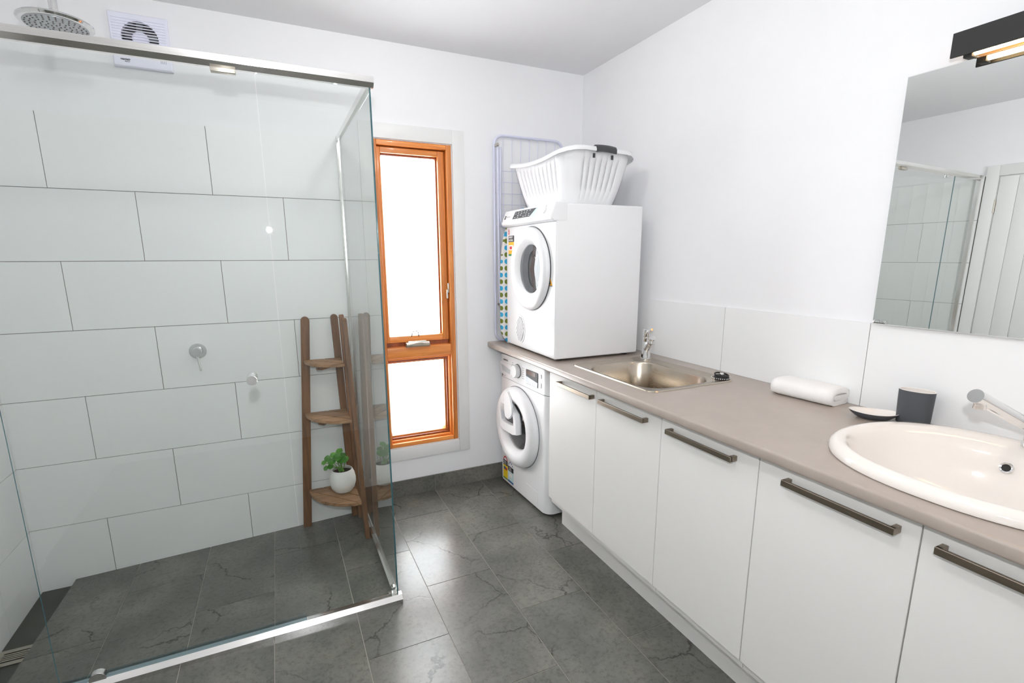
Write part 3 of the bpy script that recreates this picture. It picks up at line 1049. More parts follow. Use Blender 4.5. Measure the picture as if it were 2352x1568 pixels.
base = Vector((PX - 0.004, PY - 0.004, PZ + 0.112))
spots = [(-0.088, -0.015, 0.182, 0.015), (-0.070, -0.025, 0.205, 0.019), (-0.052, -0.040, 0.190, 0.022), (-0.040, -0.015, 0.214, 0.020),
         (-0.022, -0.030, 0.205, 0.024), (0.000, -0.035, 0.188, 0.026), (0.018, -0.020, 0.182, 0.022), (-0.082, -0.035, 0.158, 0.014),
         (-0.060, -0.040, 0.165, 0.017), (-0.006, 0.010, 0.222, 0.020), (-0.034, 0.015, 0.200, 0.018), (0.010, 0.016, 0.196, 0.018)]
for i, (dx, dy, dz, r) in enumerate(spots):
    tip = Vector((PX + dx, PY + dy, PZ + dz))
    b0 = base + Vector((rnd.uniform(-0.010, 0.014), rnd.uniform(-0.01, 0.01), 0))
    mid = (b0 + tip) / 2 + Vector((0.010, 0, 0.018))
    path = [b0.lerp(mid, t).lerp(mid.lerp(tip, t), t) for t in [k / 7 for k in range(8)]]
    st = obj('stalk', tube(path, [0.0022 - 0.0001 * k for k in range(8)], 6), M['stem'], pl)
    obj('leaf', leaf_bm(tip, r, (rnd.uniform(-0.5, 0.2), rnd.uniform(-0.9, -0.3), rnd.uniform(0.5, 1.0))), M['leaf' if i % 3 else 'leafl'], st)

# ------------------------------------------------------------------ cabinets, plinth, counter
DXF = -0.605
units = [(-0.702, [(-1.105, -0.812, -1.092), (-1.506, -1.153, -1.437)], 'white two-door base cabinet under the steel laundry sink, next to the washing machine'),
         (-1.506, [(-1.9055, -1.555, -1.832)], 'white single-door base cabinet between the laundry sink and the oval basin'),
         (-1.9055, [(-2.305, -1.996, -2.268), (-2.705, -2.342, -2.620)], 'white two-door base cabinet under the oval basin, nearest the camera')]
DZ0, DZ1 = 0.186, 0.862
for y0, doors, lab in units:
    y1 = doors[-1][0]
    u = thing('base_cabinet', lab, 'cabinet', (-0.3, (y0 + y1) / 2, 0.15), group='white base cabinets')
    bm = bmesh.new()
    put_box(bm, (DXF + 0.020, y0 - 0.017, 0.1502), (-0.013, y0 - 0.001, 0.864))
    put_box(bm, (DXF + 0.020, y1 + 0.001, 0.1502), (-0.013, y1 + 0.017, 0.864))
    put_box(bm, (DXF + 0.020, y1 + 0.017, 0.1502), (-0.013, y0 - 0.017, 0.168))
    put_box(bm, (-0.028, y1 + 0.017, 0.168), (-0.013, y0 - 0.017, 0.864))
    obj('body', bm, M['cab'], u, smooth=0)
    a = y0
    for b, h0, h1 in doors:
        d = obj('door', box((DXF, b + 0.0016, DZ0), (DXF + 0.018, a - 0.0016, DZ1), 0.0012, 1), M['cab'], u, smooth=0)
        hx0, hz0, hz1 = DXF - 0.030, 0.8125, 0.8290
        bm = box((hx0, h1, hz0), (hx0 + 0.009, h0, hz1), 0.0008, 1)
        put_box(bm, (hx0 + 0.004, h0 - 0.012, hz0), (DXF - 0.0003, h0, hz1), 0.0008, 1)
        put_box(bm, (hx0 + 0.004, h1, hz0), (DXF - 0.0003, h1 + 0.012, hz1), 0.0008, 1)
        obj('handle', bm, M['bronze'], d, smooth=0)
        a = b
tag(obj('plinth', box((-0.512, -3.19, 0.001), (-0.496, -0.690, 0.1495)), M['cab'], smooth=0), 'recessed white plinth board running along the floor under the cabinets', 'plinth')
tag(obj('filler_panel', box((DXF, -3.19, DZ0), (DXF + 0.018, -2.708, DZ1), 0.001, 1), M['cab'], smooth=0), 'plain white end panel beside the last cabinet, toward the rear wall', 'panel')

# counter with cut-outs for both bowls
CT = 0.900
SINK = (-0.548, -1.378, -0.100, -0.802)           # x0, y0, x1, y1 of the sink flange
BC, BA = (-0.318, -2.285), (0.280, 0.318)         # basin centre and half axes


def sheet(bm, outer, holes, z):
    """flat face with holes"""
    es = []
    loops = []
    for lp in [outer] + holes:
        vs = [bm.verts.new((x, y, z)) for x, y in lp]
        loops.append(vs)
        for i in range(len(vs)):
            es.append(bm.edges.new((vs[i - 1], vs[i])))
    bmesh.ops.triangle_fill(bm, use_beauty=True, edges=es)
    return loops


bm = bmesh.new()
hole1 = rounded_rect(SINK[0] + 0.012, SINK[1] + 0.012, SINK[2] - 0.012, SINK[3] - 0.012, 0.03)
hole2 = circle(BC[0], BC[1], BA[0] - 0.02, BA[1] - 0.02, 48)
YE = -3.195
front = -0.640
outer = rect(front, YE, -0.0085, -0.002)
top = sheet(bm, outer, [hole1, hole2], CT)
bot = sheet(bm, outer, [hole1, hole2], 0.868)
for lt, lb in zip(top[1:], bot[1:]):
    for i in range(len(lt)):
        bm.faces.new((lt[i - 1], lt[i], lb[i], lb[i - 1]))
prof = [(front, CT), (front - 0.004, CT - 0.0006), (front - 0.007, CT - 0.003), (front - 0.0085, CT - 0.007), (front - 0.0085, 0.874), (front - 0.007, 0.8695), (front - 0.004, 0.868), (front, 0.868)]
bmesh.ops.remove_doubles(bm, verts=bm.verts[:], dist=1e-6)
put_rings(bm, [[(x, y, z) for x, z in prof] for y in (YE, -0.002)])
tag(obj('countertop', bm, M['counter'], smooth=50), 'long taupe laminate worktop with a rounded front edge along the right wall', 'countertop')

# laundry sink
sk = thing('laundry_sink', 'rectangular stainless steel laundry sink set into the taupe worktop', 'sink', (-0.32, -1.09, CT))
x0, y0, x1, y1 = SINK
bx0, by0, bx1, by1 = -0.524, -1.345, -0.172, -0.872
rings = []
for (q, z) in (((x0, y0, x1, y1, 0.035), CT + 0.0006), ((x0 + 0.003, y0 + 0.003, x1 - 0.003, y1 - 0.003, 0.034), CT + 0.005), ((x0 + 0.007, y0 + 0.007, x1 - 0.007, y1 - 0.007, 0.032), CT + 0.0055),
               ((x0 + 0.011, y0 + 0.011, x1 - 0.011, y1 - 0.011, 0.030), CT + 0.0030), ((bx0 - 0.004, by0 - 0.004, bx1 + 0.004, by1 + 0.004, 0.098), CT + 0.0026), ((bx0, by0, bx1, by1, 0.096), CT + 0.0010),
               ((bx0 + 0.004, by0 + 0.004, bx1 - 0.004, by1 - 0.004, 0.094), CT - 0.006), ((bx0 + 0.010, by0 + 0.010, bx1 - 0.010, by1 - 0.010, 0.090), CT - 0.12), ((bx0 + 0.018, by0 + 0.018, bx1 - 0.018, by1 - 0.018, 0.082), CT - 0.185),
               ((bx0 + 0.04, by0 + 0.04, bx1 - 0.04, by1 - 0.04, 0.065), CT - 0.202), ((bx0 + 0.14, by0 + 0.19, bx1 - 0.14, by1 - 0.19, 0.03), CT - 0.207)):
    rings.append([(x, y, z) for x, y in rounded_rect(*q, n=9)])
bm = bmesh.new()
put_rings(bm, rings, True, False, True)
obj('bowl', bm, M['steel'], sk, smooth=40)
obj('waste', lathe([(0.042, 0.0), (0.040, 0.003), (0.030, 0.001), (0.0, -0.001)], 32, Matrix.Translation(((bx0 + bx1) / 2, (by0 + by1) / 2, CT - 0.2065)), cap=False), M['chrome'], sk)

tp = thing('sink_mixer_tap', 'small chrome pillar mixer tap with a slanting spout behind the steel laundry sink', 'tap', (-0.136, -0.852, CT + 0.003))
TM = Matrix.Translation((-0.136, -0.852, CT + 0.003))
obj('base', lathe([(0.0265, 0.0), (0.0265, 0.004), (0.0235, 0.006), (0.021, 0.030), (0.020, 0.052)], 36, TM), M['chrome'], tp)
obj('body', lathe([(0.0195, 0.052), (0.0195, 0.086), (0.0190, 0.087), (0.0190, 0.089), (0.0195, 0.090), (0.0195, 0.112)], 36, TM), M['chrome'], tp)
obj('cap', lathe([(0.0190, 0.1125), (0.0195, 0.114), (0.0195, 0.148), (0.0180, 0.150), (0.0, 0.1505)], 36, TM), M['chrome'], tp)
sp0, sp1 = Vector((-0.140, -0.860, CT + 0.052)), Vector((-0.186, -0.955, CT + 0.128))
spout = obj('spout', rod(sp0, sp1, 0.0135, 24), M['chrome'], tp)
ad = (sp1 - sp0).normalized()
obj('aerator', lathe([(0.0115, 0.0), (0.0115, -0.020), (0.0105, -0.021)], 24, Matrix.Translation(sp1 - ad * 0.018)), M['chrome'], spout)
obj('pin_lever', rod((-0.141, -0.866, CT + 0.136), (-0.158, -0.915, CT + 0.160), 0.0055, 14), M['chrome'], tp)

pg = thing('sink_plug', 'black rubber sink plug with a coiled chain lying on the sink corner', 'plug', (-0.124, -1.325, CT + 0.004))
obj('stopper', lathe([(0.026, 0.0), (0.030, 0.003), (0.029, 0.009), (0.022, 0.012), (0.0, 0.0125)], 32, Matrix.Translation((-0.124, -1.322, CT + 0.0036))), M['rubber'], pg)
obj('ring', tube([(-0.124 + 0.027 * math.cos(a), -1.322 + 0.027 * math.sin(a), CT + 0.0175 + 0.004 * math.sin(a)) for a in [2 * PI * i / 28 for i in range(28)]], 0.0032, 10, True), M['rubber'], pg)
obj('stud', lathe([(0.009, 0), (0.010, 0.004), (0.008, 0.010), (0, 0.011)], 20, Matrix.Translation((-0.124, -1.322, CT + 0.0155))), M['chrome'], pg)
pth = [(-0.128 + 0.036 * math.cos(a) * (1 + 0.06 * math.sin(3 * a)), -1.324 + 0.036 * math.sin(a), CT + 0.0065) for a in [R(-30 + 13 * i) for i in range(26)]]
bm = bmesh.new()
for p in pth:
    bmesh.ops.create_icosphere(bm, subdivisions=1, radius=0.0026, matrix=Matrix.Translation(p))
obj('chain', bm, M['chrome'], pg)['kind'] = 'stuff'

# ------------------------------------------------------------------ oval basin and its tap
bs = thing('wash_basin', 'oval white ceramic drop-in wash basin with a thick rounded rim, below the mirror', 'basin', (BC[0], BC[1], CT))


def oval(cx, cy, rx, ry, z, n=72, p=2.25):
    out = []
    for i in range(n):
        a = 2 * PI * i / n
        c, s = math.cos(a), math.sin(a)
        out.append((cx + rx * math.copysign(abs(c) ** (2 / p), c), cy + ry * math.copysign(abs(s) ** (2 / p), s), z))
    return out


cx, cy = BC
a_, b_ = BA
rings = [oval(cx, cy, a_ - 0.010, b_ - 0.010, CT + 0.0004), oval(cx, cy, a_ - 0.002, b_ - 0.002, CT + 0.002), oval(cx, cy, a_, b_, CT + 0.010), oval(cx, cy, a_ - 0.004, b_ - 0.004, CT + 0.021),
         oval(cx, cy, a_ - 0.014, b_ - 0.014, CT + 0.029), oval(cx - 0.003, cy, a_ - 0.028, b_ - 0.028, CT + 0.031), oval(cx - 0.012, cy, a_ - 0.046, b_ - 0.042, CT + 0.027),
         oval(cx - 0.022, cy, a_ - 0.060, b_ - 0.052, CT + 0.016), oval(cx - 0.026, cy, a_ - 0.070, b_ - 0.062, CT - 0.006), oval(cx - 0.028, cy, a_ - 0.082, b_ - 0.078, CT - 0.040),
         oval(cx - 0.028, cy, a_ - 0.105, b_ - 0.108, CT - 0.085), oval(cx - 0.028, cy, a_ - 0.145, b_ - 0.155, CT - 0.115), oval(cx - 0.028, cy, a_ - 0.20, b_ - 0.225, CT - 0.130), oval(cx - 0.028, cy, 0.024, 0.024, CT - 0.133, p=2)]
bm = bmesh.new()
put_rings(bm, rings, True, False, True)
obj('bowl', bm, M['ceramic'], bs, smooth=60)
obj('waste', lathe([(0.030, 0.0), (0.029, 0.003), (0.020, 0.001), (0.0, 0.0)], 32, Matrix.Translation((cx - 0.028, cy, CT - 0.1328)), cap=False), M['chrome'], bs)
om = axis_mat((-0.1435, -2.262, CT - 0.027), (-1.0, 0.0, 0.42))
obj('overflow_ring', lathe([(0.0145, 0.0), (0.0145, 0.004), (0.0125, 0.006), (0.0095, 0.005), (0.0095, 0.0)], 28, om, cap=False), M['chrome'], bs)
obj('overflow_hole', lathe([(0.0096, 0.002), (0.0, 0.001)], 24, om, cap=False), M['rubber'], bs)

bt = thing('basin_mixer_tap', 'chrome basin mixer tap with a long upward slanting round spout over the oval basin', 'tap', (-0.082, -2.285, CT + 0.029))
BM = Matrix.Translation((-0.082, -2.285, CT + 0.0295))
obj('body', lathe([(0.026, 0.0), (0.026, 0.005), (0.023, 0.007), (0.023, 0.062), (0.0225, 0.063), (0.0225, 0.065), (0.023, 0.066), (0.023, 0.105), (0.0215, 0.108), (0.0, 0.109)], 40, BM), M['chrome'], bt)
s0, s1 = Vector((-0.092, -2.285, 0.976)), Vector((-0.345, -2.2505, 1.087))
sp = obj('spout', rod(s0, s1, 0.0165, 32), M['chrome'], bt)
ad = (s1 - s0).normalized()
obj('aerator', lathe([(0.0125, 0.0), (0.0125, -0.023), (0.0115, -0.0245), (0.0095, -0.0245), (0.0, -0.020)], 28, Matrix.Translation(s1 - ad * 0.024)), M['chrome'], sp)
obj('pin_lever', rod((-0.078, -2.285, 1.032), (-0.050, -2.285, 1.075), 0.005, 14), M['chrome'], bt)

# ------------------------------------------------------------------ things on the counter
# rolled and folded hand towel: one long strip wound over itself, in cross-section x-z, swept along y
tw = bmesh.new()
half = 0.009
cl_ = []
zc = CT + half + 0.0005
for x, z in ((-0.118, 0), (-0.045, 0), (-0.026, 0.004), (-0.0195, 0.017), (-0.028, 0.029), (-0.05, 0.0325), (-0.098, 0.0315), (-0.117, 0.028)):
    cl_.append((x, zc + z))
TWm = Matrix.Translation((-0.072, -1.672, 0)) @ Matrix.Rotation(R(4.5), 4, 'Z')


def ribbon(path, th, y0, y1, ny, seed, bulge):
    """a soft band following path (x, z) with thickness th, swept along y"""
    P = [Vector((p[0], 0, p[1])) for p in path]
    fine = []
    for i in range(len(P) - 1):
        p0, p1, p2, p3 = P[max(i - 1, 0)], P[i], P[i + 1], P[min(i + 2, len(P) - 1)]
        for k in range(5):
            t = k / 5
            fine.append(0.5 * ((2 * p1) + (-p0 + p2) * t + (2 * p0 - 5 * p1 + 4 * p2 - p3) * t * t + (-p0 + 3 * p1 - 3 * p2 + p3) * t ** 3))
    fine.append(P[-1])
    nrm = []
    for i, p in enumerate(fine):
        t = (fine[min(i + 1, len(fine) - 1)] - fine[max(i - 1, 0)]).normalized()
        nrm.append(Vector((-t.z, 0, t.x)))
    outl = [p + n * th / 2 for p, n in zip(fine, nrm)]
    t = (fine[-1] - fine[-2]).normalized()
    outl += [fine[-1] + t * th * 0.42 + nrm[-1] * th * 0.25, fine[-1] + t * th * 0.42 - nrm[-1] * th * 0.25]
    outl += [p - n * th / 2 for p, n in reversed(list(zip(fine, nrm)))]
    t = (fine[0] - fine[1]).normalized()
    outl += [fine[0] + t * th * 0.42 - nrm[0] * th * 0.25, fine[0] + t * th * 0.42 + nrm[0] * th * 0.25]
    r_ = random.Random(seed)
    cen = sum(outl, Vector()) / len(outl)
    rings = []
    for j in range(ny + 1):
        y = y0 + (y1 - y0) * j / ny
        e = min(j, ny - j)
        k = {0: 0.93, 1: 0.985}.get(e, 1.0 + bulge * math.sin(PI * j / ny))
        wob = r_.uniform(-0.0012, 0.0012)
        rings.append([(cen.x + (p.x - cen.x) * k + wob, y + r_.uniform(-0.0006, 0.0006), max(CT + 0.0006, CT + (p.z - CT) * (k if e < 2 else 1 + bulge * 0.5 * math.sin(PI * j / ny)))) for p in outl])
    bm = bmesh.new()
    put_rings(bm, rings)
    return bm


path = [(0.046, 0.010), (0.0, 0.0095), (-0.040, 0.0105), (-0.053, 0.020), (-0.055, 0.036), (-0.044, 0.049), (-0.010, 0.0535), (0.028, 0.052), (0.046, 0.046), (0.051, 0.037), (0.044, 0.029), (0.012, 0.0285), (-0.032, 0.030)]
bm = ribbon([(x, CT + z + 0.0006) for x, z in path], 0.0185, -0.110, 0.110, 16, 2, 0.02)
bmesh.ops.transform(bm, verts=bm.verts[:], matrix=TWm)
tw.free()
t_ = obj('folded_towel', bm, M['towel'], smooth=80)
tag(t_, 'white terry hand towel folded into a thick roll on the worktop against the splashback', 'towel')

dish = thing('soap_dish', 'shallow oval soap dish, white inside and dark grey outside, beside the tumbler', 'dish', (-0.112, -1.918, CT))


def oval_loft(spec, cx, cy, rot, p=2.0, n=48):
    out = []
    c, s = math.cos(rot), math.sin(rot)
    for rx, ry, z, lift in spec:
        row = []
        for x, y, _ in oval(0, 0, rx, ry, 0, n, p):
            zz = z + lift * (abs(y) / max(ry, 1e-6)) ** 2
            row.append((cx + x * c - y * s, cy + x * s + y * c, CT + zz))
        out.append(row)
    return out


rt = R(38)
bm = bmesh.new()
put_rings(bm, oval_loft([(0.022, 0.036, 0.0006, 0), (0.030, 0.046, 0.003, 0.002), (0.040, 0.062, 0.014, 0.003), (0.0435, 0.0675, 0.021, 0.004), (0.0440, 0.0680, 0.022, 0.004)], -0.112, -1.918, rt), True, True, False)
obj('shell', bm, M['charcoal'], dish, smooth=60)
bm = bmesh.new()
put_rings(bm, oval_loft([(0.0440, 0.0680, 0.0221, 0.004), (0.0425, 0.0660, 0.0226, 0.004), (0.038, 0.060, 0.0165, 0.003), (0.028, 0.046, 0.0085, 0.003), (0.010, 0.018, 0.006, 0)], -0.112, -1.918, rt), True, False, True)
obj('glazed_inside', bm, M['ceramic'], dish, smooth=60)

cup = thing('tumbler', 'dark grey oval bathroom tumbler with a white inside, standing behind the basin', 'cup', (-0.062, -2.003, CT))
rt = R(14)
CW = lambda sx, z: (0.030 * sx, 0.0455 * sx, z, 0)
bm = bmesh.new()
put_rings(bm, oval_loft([CW(0.86, 0.0006), CW(0.93, 0.004), CW(0.95, 0.02), CW(1.0, 0.105), CW(1.0, 0.1065)], -0.062, -2.003, rt, 2.1), True, True, False)
obj('shell', bm, M['charcoal'], cup, smooth=50)
bm = bmesh.new()
put_rings(bm, oval_loft([CW(1.0, 0.1066), CW(0.985, 0.1078), CW(0.93, 0.1070), CW(0.90, 0.06), CW(0.86, 0.008)], -0.062, -2.003, rt, 2.1), True, False, True)
obj('lining', bm, M['ceramic'], cup, smooth=50)

# ------------------------------------------------------------------ mirror and lamp
MY0, MY1, MZ0, MZ1 = -1.828, -2.78, 1.188, 1.934
bm = box((-0.0055, MY1, MZ0), (0.0, MY0, MZ1))
bmesh.ops.bevel(bm, geom=[e for e in bm.edges if all(v.co.x < -0.003 for v in e.verts)], offset=0.003, segments=1, affect='EDGES')
bmesh.ops.transform(bm, verts=bm.verts[:], matrix=Matrix.Translation((-0.0235, MY0, MZ0)) @ Matrix.Rotation(R(1.0), 4, 'Z') @ Matrix.Rotation(R(0.4), 4, 'Y') @ Matrix.Translation((0, -MY0, -MZ0)))
mr = thing('wall_mirror', 'large frameless mirror on the right wall above the oval basin', 'mirror', (-0.012, (MY0 + MY1) / 2, MZ0))
obj('mirror_glass', bm, M['mirror'], mr, smooth=0)
obj('backing', box((-0.010, MY1 + 0.03, MZ0 + 0.03), (-0.0002, MY0 - 0.03, MZ1 - 0.03)), M['midgrey'], mr, smooth=0)

LY0, LY1 = -1.966, -2.64
lp = thing('mirror_lamp', 'long black wall lamp with a glowing warm tube above the mirror', 'lamp', (-0.05, (LY0 + LY1) / 2, 1.93))
obj('fascia', box((-0.094, LY1, 1.928), (-0.088, LY0, 1.989), 0.0008, 1), M['black'], lp, smooth=0)
obj('fascia', box((-0.088, LY1, 1.983), (-0.0008, LY0, 1.989), 0.0008, 1), M['black'], lp, smooth=0)
obj('back_plate', box((-0.026, LY1 + 0.02, 1.9395), (-0.0006, LY0 - 0.026, 1.9825), 0.0008, 1), M['lampin'], lp, smooth=0)
obj('fascia_glow', box((-0.087, LY1 + 0.006, 1.975), (-0.027, LY0 - 0.006, 1.9825)), M['lampin'], lp, smooth=0)  # added strip, coloured as the warm glow under the fascia
obj('tube', rod((-0.058, LY0 - 0.040, 1.9385), (-0.058, LY1 + 0.040, 1.9385), 0.0095, 20), M['lampglow'], lp)
for y in (LY0 - 0.030, LY1 + 0.030):
    obj('tube_holder', box((-0.073, y - 0.010, 1.925), (-0.043, y + 0.010, 1.9745), 0.002), M['black'], lp)

# ------------------------------------------------------------------ washing machine (modelled front view: x right, -y out, z up)
wm = thing('washing_machine', 'white front-loading washing machine on the floor under the worktop', 'washing machine', (-0.585, -0.030, 0.0), R(-88.0))
WW, WD, WH = 0.586, 0.49, 0.834


def foot_print(w, d, r, grow=0.0, n=7):
    """rectangle with its two front corners rounded"""
    pts = []
    for cx, cy, a in ((w - r, r, 270), (w - 0.004, d - 0.004, 0), (0.004, d - 0.004, 90), (r, r, 180)):
        rr = r if a in (270, 180) else 0.004
        for k in range(n + 1):
            t = R(a + 90.0 * k / n)
            pts.append((cx + (rr + grow) * math.cos(t), cy + (rr + grow) * math.sin(t)))
    return pts


def L(bm, name, mat, par, smooth=35):
    # the drawing is in the machine's own front-view frame, whichever of its parts it goes under
    if par.parent:
        bmesh.ops.transform(bm, verts=bm.verts[:], matrix=Matrix.Translation(-par.location))
    return obj(name, bm, mat, par, smooth=smooth, local=True)


body = L(extrude_poly(foot_print(WW, WD, 0.045), 0.018, 0.690, bev=0.003), 'body', M['white'], wm)
L(extrude_poly(foot_print(WW, WD, 0.045, 0.0), 0.6925, WH, bev=0.004), 'control_panel', M['white'], wm)
L(extrude_poly(foot_print(WW - 0.004, WD - 0.004, 0.043), 0.6900, 0.6925, Matrix.Translation((0.002, 0.002, 0))), 'panel_seam', M['midgrey'], wm)
for fx in (0.06, WW - 0.06):
    for fy in (0.06, WD - 0.06):
        L(lathe([(0.022, 0.0005), (0.022, 0.010), (0.012, 0.018)], 18, Matrix.Translation((fx, fy, 0))), 'foot', M['rubber'], wm)
FY = lambda x, y, z: Matrix.Translation((x, y, z)) @ FRONT
DCX, DCZ, DR = 0.262, 0.432, 0.238
DM = FY(DCX, 0, DCZ)
dr = L(lathe([(DR, 0.0), (DR, 0.020), (DR - 0.005, 0.032), (DR - 0.018, 0.043), (DR - 0.040, 0.050), (DR - 0.060, 0.049), (DR - 0.074, 0.044), (0.140, 0.020), (0.133, 0.004), (0.133, 0.0006)], 72, DM, cap=False), 'door', M['white'], wm, 40)
L(lathe([(DR + 0.0035, 0.0004), (DR + 0.0035, 0.003), (DR - 0.004, 0.003)], 72, DM, cap=False), 'door_gap', M['midgrey'], dr)
L(lathe([(0.134, 0.0005), (0.0, 0.0005)], 48, DM, cap=False), 'drum', M['drum'], dr)
L(lathe([(0.134, 0.010), (0.110, 0.016), (0.060, 0.022), (0.0, 0.024)], 48, DM, cap=False), 'door_glass', M['smoke'], dr)
# the small hatch in the upper half of the door: quad frame, dark opening and white grip
quad = [(0.082, 0.545), (0.112, 0.402), (0.150, 0.388), (0.275, 0.392), (0.322, 0.405), (0.318, 0.470), (0.300, 0.520), (0.205, 0.572), (0.110, 0.575)]
qc = (0.205, 0.475)
inn = [(qc[0] + (x - qc[0]) * 0.74 - 0.004, qc[1] + (z - qc[1]) * 0.60 + 0.020) for x, z in quad]
bm = bmesh.new()
rg = []
for sc_, yy in ((1.0, -0.014), (1.0, -0.044), (0.965, -0.050)):
    rg.append([(qc[0] + (x - qc[0]) * sc_, yy, qc[1] + (z - qc[1]) * sc_) for x, z in quad])
rg.append([(x, -0.050, z) for x, z in inn])
rg.append([(x, -0.022, z) for x, z in inn])
put_rings(bm, rg, True, False, False)
hatch = L(bm, 'hatch', M['plastic'], wm, 50)
L(extrude_poly(inn, 0.021, 0.0225, FRONT), 'hatch_opening', M['dark'], hatch, 0)
L(extrude_poly([(0.185, 0.640), (0.178, 0.530), (0.190, 0.482), (0.225, 0.474), (0.262, 0.492), (0.286, 0.520), (0.282, 0.570), (0.258, 0.620), (0.228, 0.645)], 0.046, 0.058, FRONT, bev=0.005), 'hatch_grip', M['white'], hatch)
# controls
cp = wm
L(lathe([(0.041, 0.0), (0.041, 0.0015)], 40, FY(0.246, -0.0002, 0.764)), 'dial_shadow', M['dark'], cp)  # dark disc stands in for the shadow around the dial
L(lathe([(0.0375, 0.0), (0.0370, 0.022), (0.034, 0.026), (0.0, 0.0265)], 40, FY(0.2455, -0.002, 0.764)), 'dial', M['white'], cp)
bm = bmesh.new()
for i in range(6):
    put_box(bm, (0.300, -0.0012, 0.733 + i * 0.012), (0.324, -0.0002, 0.7352 + i * 0.012))
    put_box(bm, (0.176, -0.0012, 0.745 + i * 0.011), (0.194, -0.0002, 0.7470 + i * 0.011))
L(bm, 'programme_marks', M['greyink'], cp, 0)['kind'] = 'stuff'
dsp = L(extrude_poly(rounded_rect(0.352, 0.716, 0.482, 0.798, 0.004, 3), 0.0003, 0.0030, FRONT), 'display', M['ink'], cp, 0)
L(extrude_poly(rect(0.360, 0.770, 0.456, 0.794), 0.0031, 0.0036, FRONT), 'screen', M['brownscreen'], dsp, 0)
L(extrude_poly([(0.353, 0.717), (0.481, 0.717), (0.481, 0.744), (0.353, 0.760)], 0.0031, 0.0040, FRONT), 'key_strip', plain('silver_keys', srgb(176, 180, 184), 0.3, 0.3), dsp, 0)
bm = bmesh.new()
for i in range(5):
    put_box(bm, (0.356 + i * 0.0252, -0.0050, 0.720), (0.378 + i * 0.0252, -0.0040, 0.730))
L(bm, 'keys', M['plastic'], dsp, 0)
L(extrude_poly(rounded_rect(0.500, 0.776, 0.520, 0.798, 0.005, 3), 0.0002, 0.004, FRONT, bev=0.001), 'power_button', M['plastic'], cp)
L(extrude_poly(rounded_rect(0.493, 0.722, 0.518, 0.752, 0.005, 3), 0.0002, 0.004, FRONT, bev=0.001), 'start_button', M['plastic'], cp)
lettering('lettering', 'SAMSUNG', 0.0135, M['ink'], cp, FY(0.062, -0.0006, 0.802), 0.0005)
dw = L(extrude_poly(rounded_rect(0.020, 0.712, 0.172, 0.786, 0.006, 3), 0.0002, 0.0016, FRONT), 'detergent_drawer', M['white'], cp)
L(extrude_poly([(0.030, 0.770), (0.055, 0.732), (0.150, 0.724), (0.158, 0.752)], 0.0017, 0.0024, FRONT), 'finger_pull', plain('pull_recess_shade', srgb(196, 202, 206), 0.5), dw, 0)  # flat plate; its grey stands in for shade in the recess
L(extrude_poly(rounded_rect(0.046, 0.706 - 0.008, 0.056, 0.706 + 0.006, 0.002, 2), 0.0003, 0.0008, FRONT), 'emblem', M['ink'], cp, 0)
lettering('lettering', 'ecobubble', 0.0085, M['greyink'], cp, FY(0.060, -0.0006, 0.704), 0.0001)
L(extrude_poly(rounded_rect(0.345, 0.030, 0.492, 0.118, 0.008, 3), 0.0002, 0.0022, FRONT, bev=0.0008), 'filter_flap', M['white'], cp)
# two energy labels at the foot of the front


def sticker(name, par, x, z, w, h, mat, th=0.0004, off=0.0002, pts=None):
    return L(extrude_poly(pts or rect(x, z, x + w, z + h), off, off + th, FRONT), name, M[mat], par, 0)


sx = 0.052
s1 = sticker('energy_label', wm, sx, 0.032, 0.060, 0.124, 'yellow')
sticker('label_arc', s1, 0, 0, 0, 0, 'red', pts=[(sx + 0.030 + 0.027 * math.cos(R(a)), 0.157 + 0.027 * math.sin(R(a))) for a in range(0, 181, 15)], off=0.0003)
sticker('label_stars', s1, 0, 0, 0, 0, 'whiteink', pts=[(sx + 0.030 + 0.017 * math.cos(R(a)), 0.158 + 0.017 * math.sin(R(a))) for a in range(0, 181, 20)], off=0.0008)
sticker('label_band', s1, sx, 0.124, 0.060, 0.033, 'ink', off=0.0007)
lettering('label_text', 'ENERGY', 0.011, M['whiteink'], s1, Matrix.Translation(-s1.location) @ FY(sx + 0.006, -0.0016, 0.146), 0.0003)
lettering('label_text', 'RATING', 0.011, M['whiteink'], s1, Matrix.Translation(-s1.location) @ FY(sx + 0.006, -0.0016, 0.133), 0.0003)
sticker('label_figure', s1, sx + 0.008, 0.094, 0.022, 0.018, 'blue', off=0.0007)
sticker('label_figure', s1, sx + 0.030, 0.092, 0.022, 0.018, 'red', off=0.0007)
sticker('label_foot', s1, sx, 0.032, 0.060, 0.008, 'green', off=0.0007)
sx = 0.116
s2 = sticker('water_label', wm, sx, 0.032, 0.075, 0.104, 'pale')
for i in range(5):
    a = R(20 + 35 * i)
    sticker('label_drop', s2, 0, 0, 0, 0, 'blue', pts=circle(sx + 0.036 + 0.026 * math.cos(a), 0.140 + 0.026 * math.sin(a), 0.0042, 0.006, 10), off=0.0003)
sticker('label_band', s2, sx, 0.106, 0.075, 0.031, 'ink', off=0.0007)
lettering('label_text', 'WATER', 0.011, M['whiteink'], s2, Matrix.Translation(-s2.location) @ FY(sx + 0.010, -0.0016, 0.127), 0.0003)
lettering('label_text', 'RATING', 0.011, M['whiteink'], s2, Matrix.Translation(-s2.location) @ FY(sx + 0.010, -0.0016, 0.115), 0.0003)
sticker('label_figure', s2, sx + 0.016, 0.070, 0.040, 0.022, 'whiteink', off=0.0007)
sticker('label_foot', s2, sx, 0.032, 0.075, 0.012, 'blue', off=0.0007)

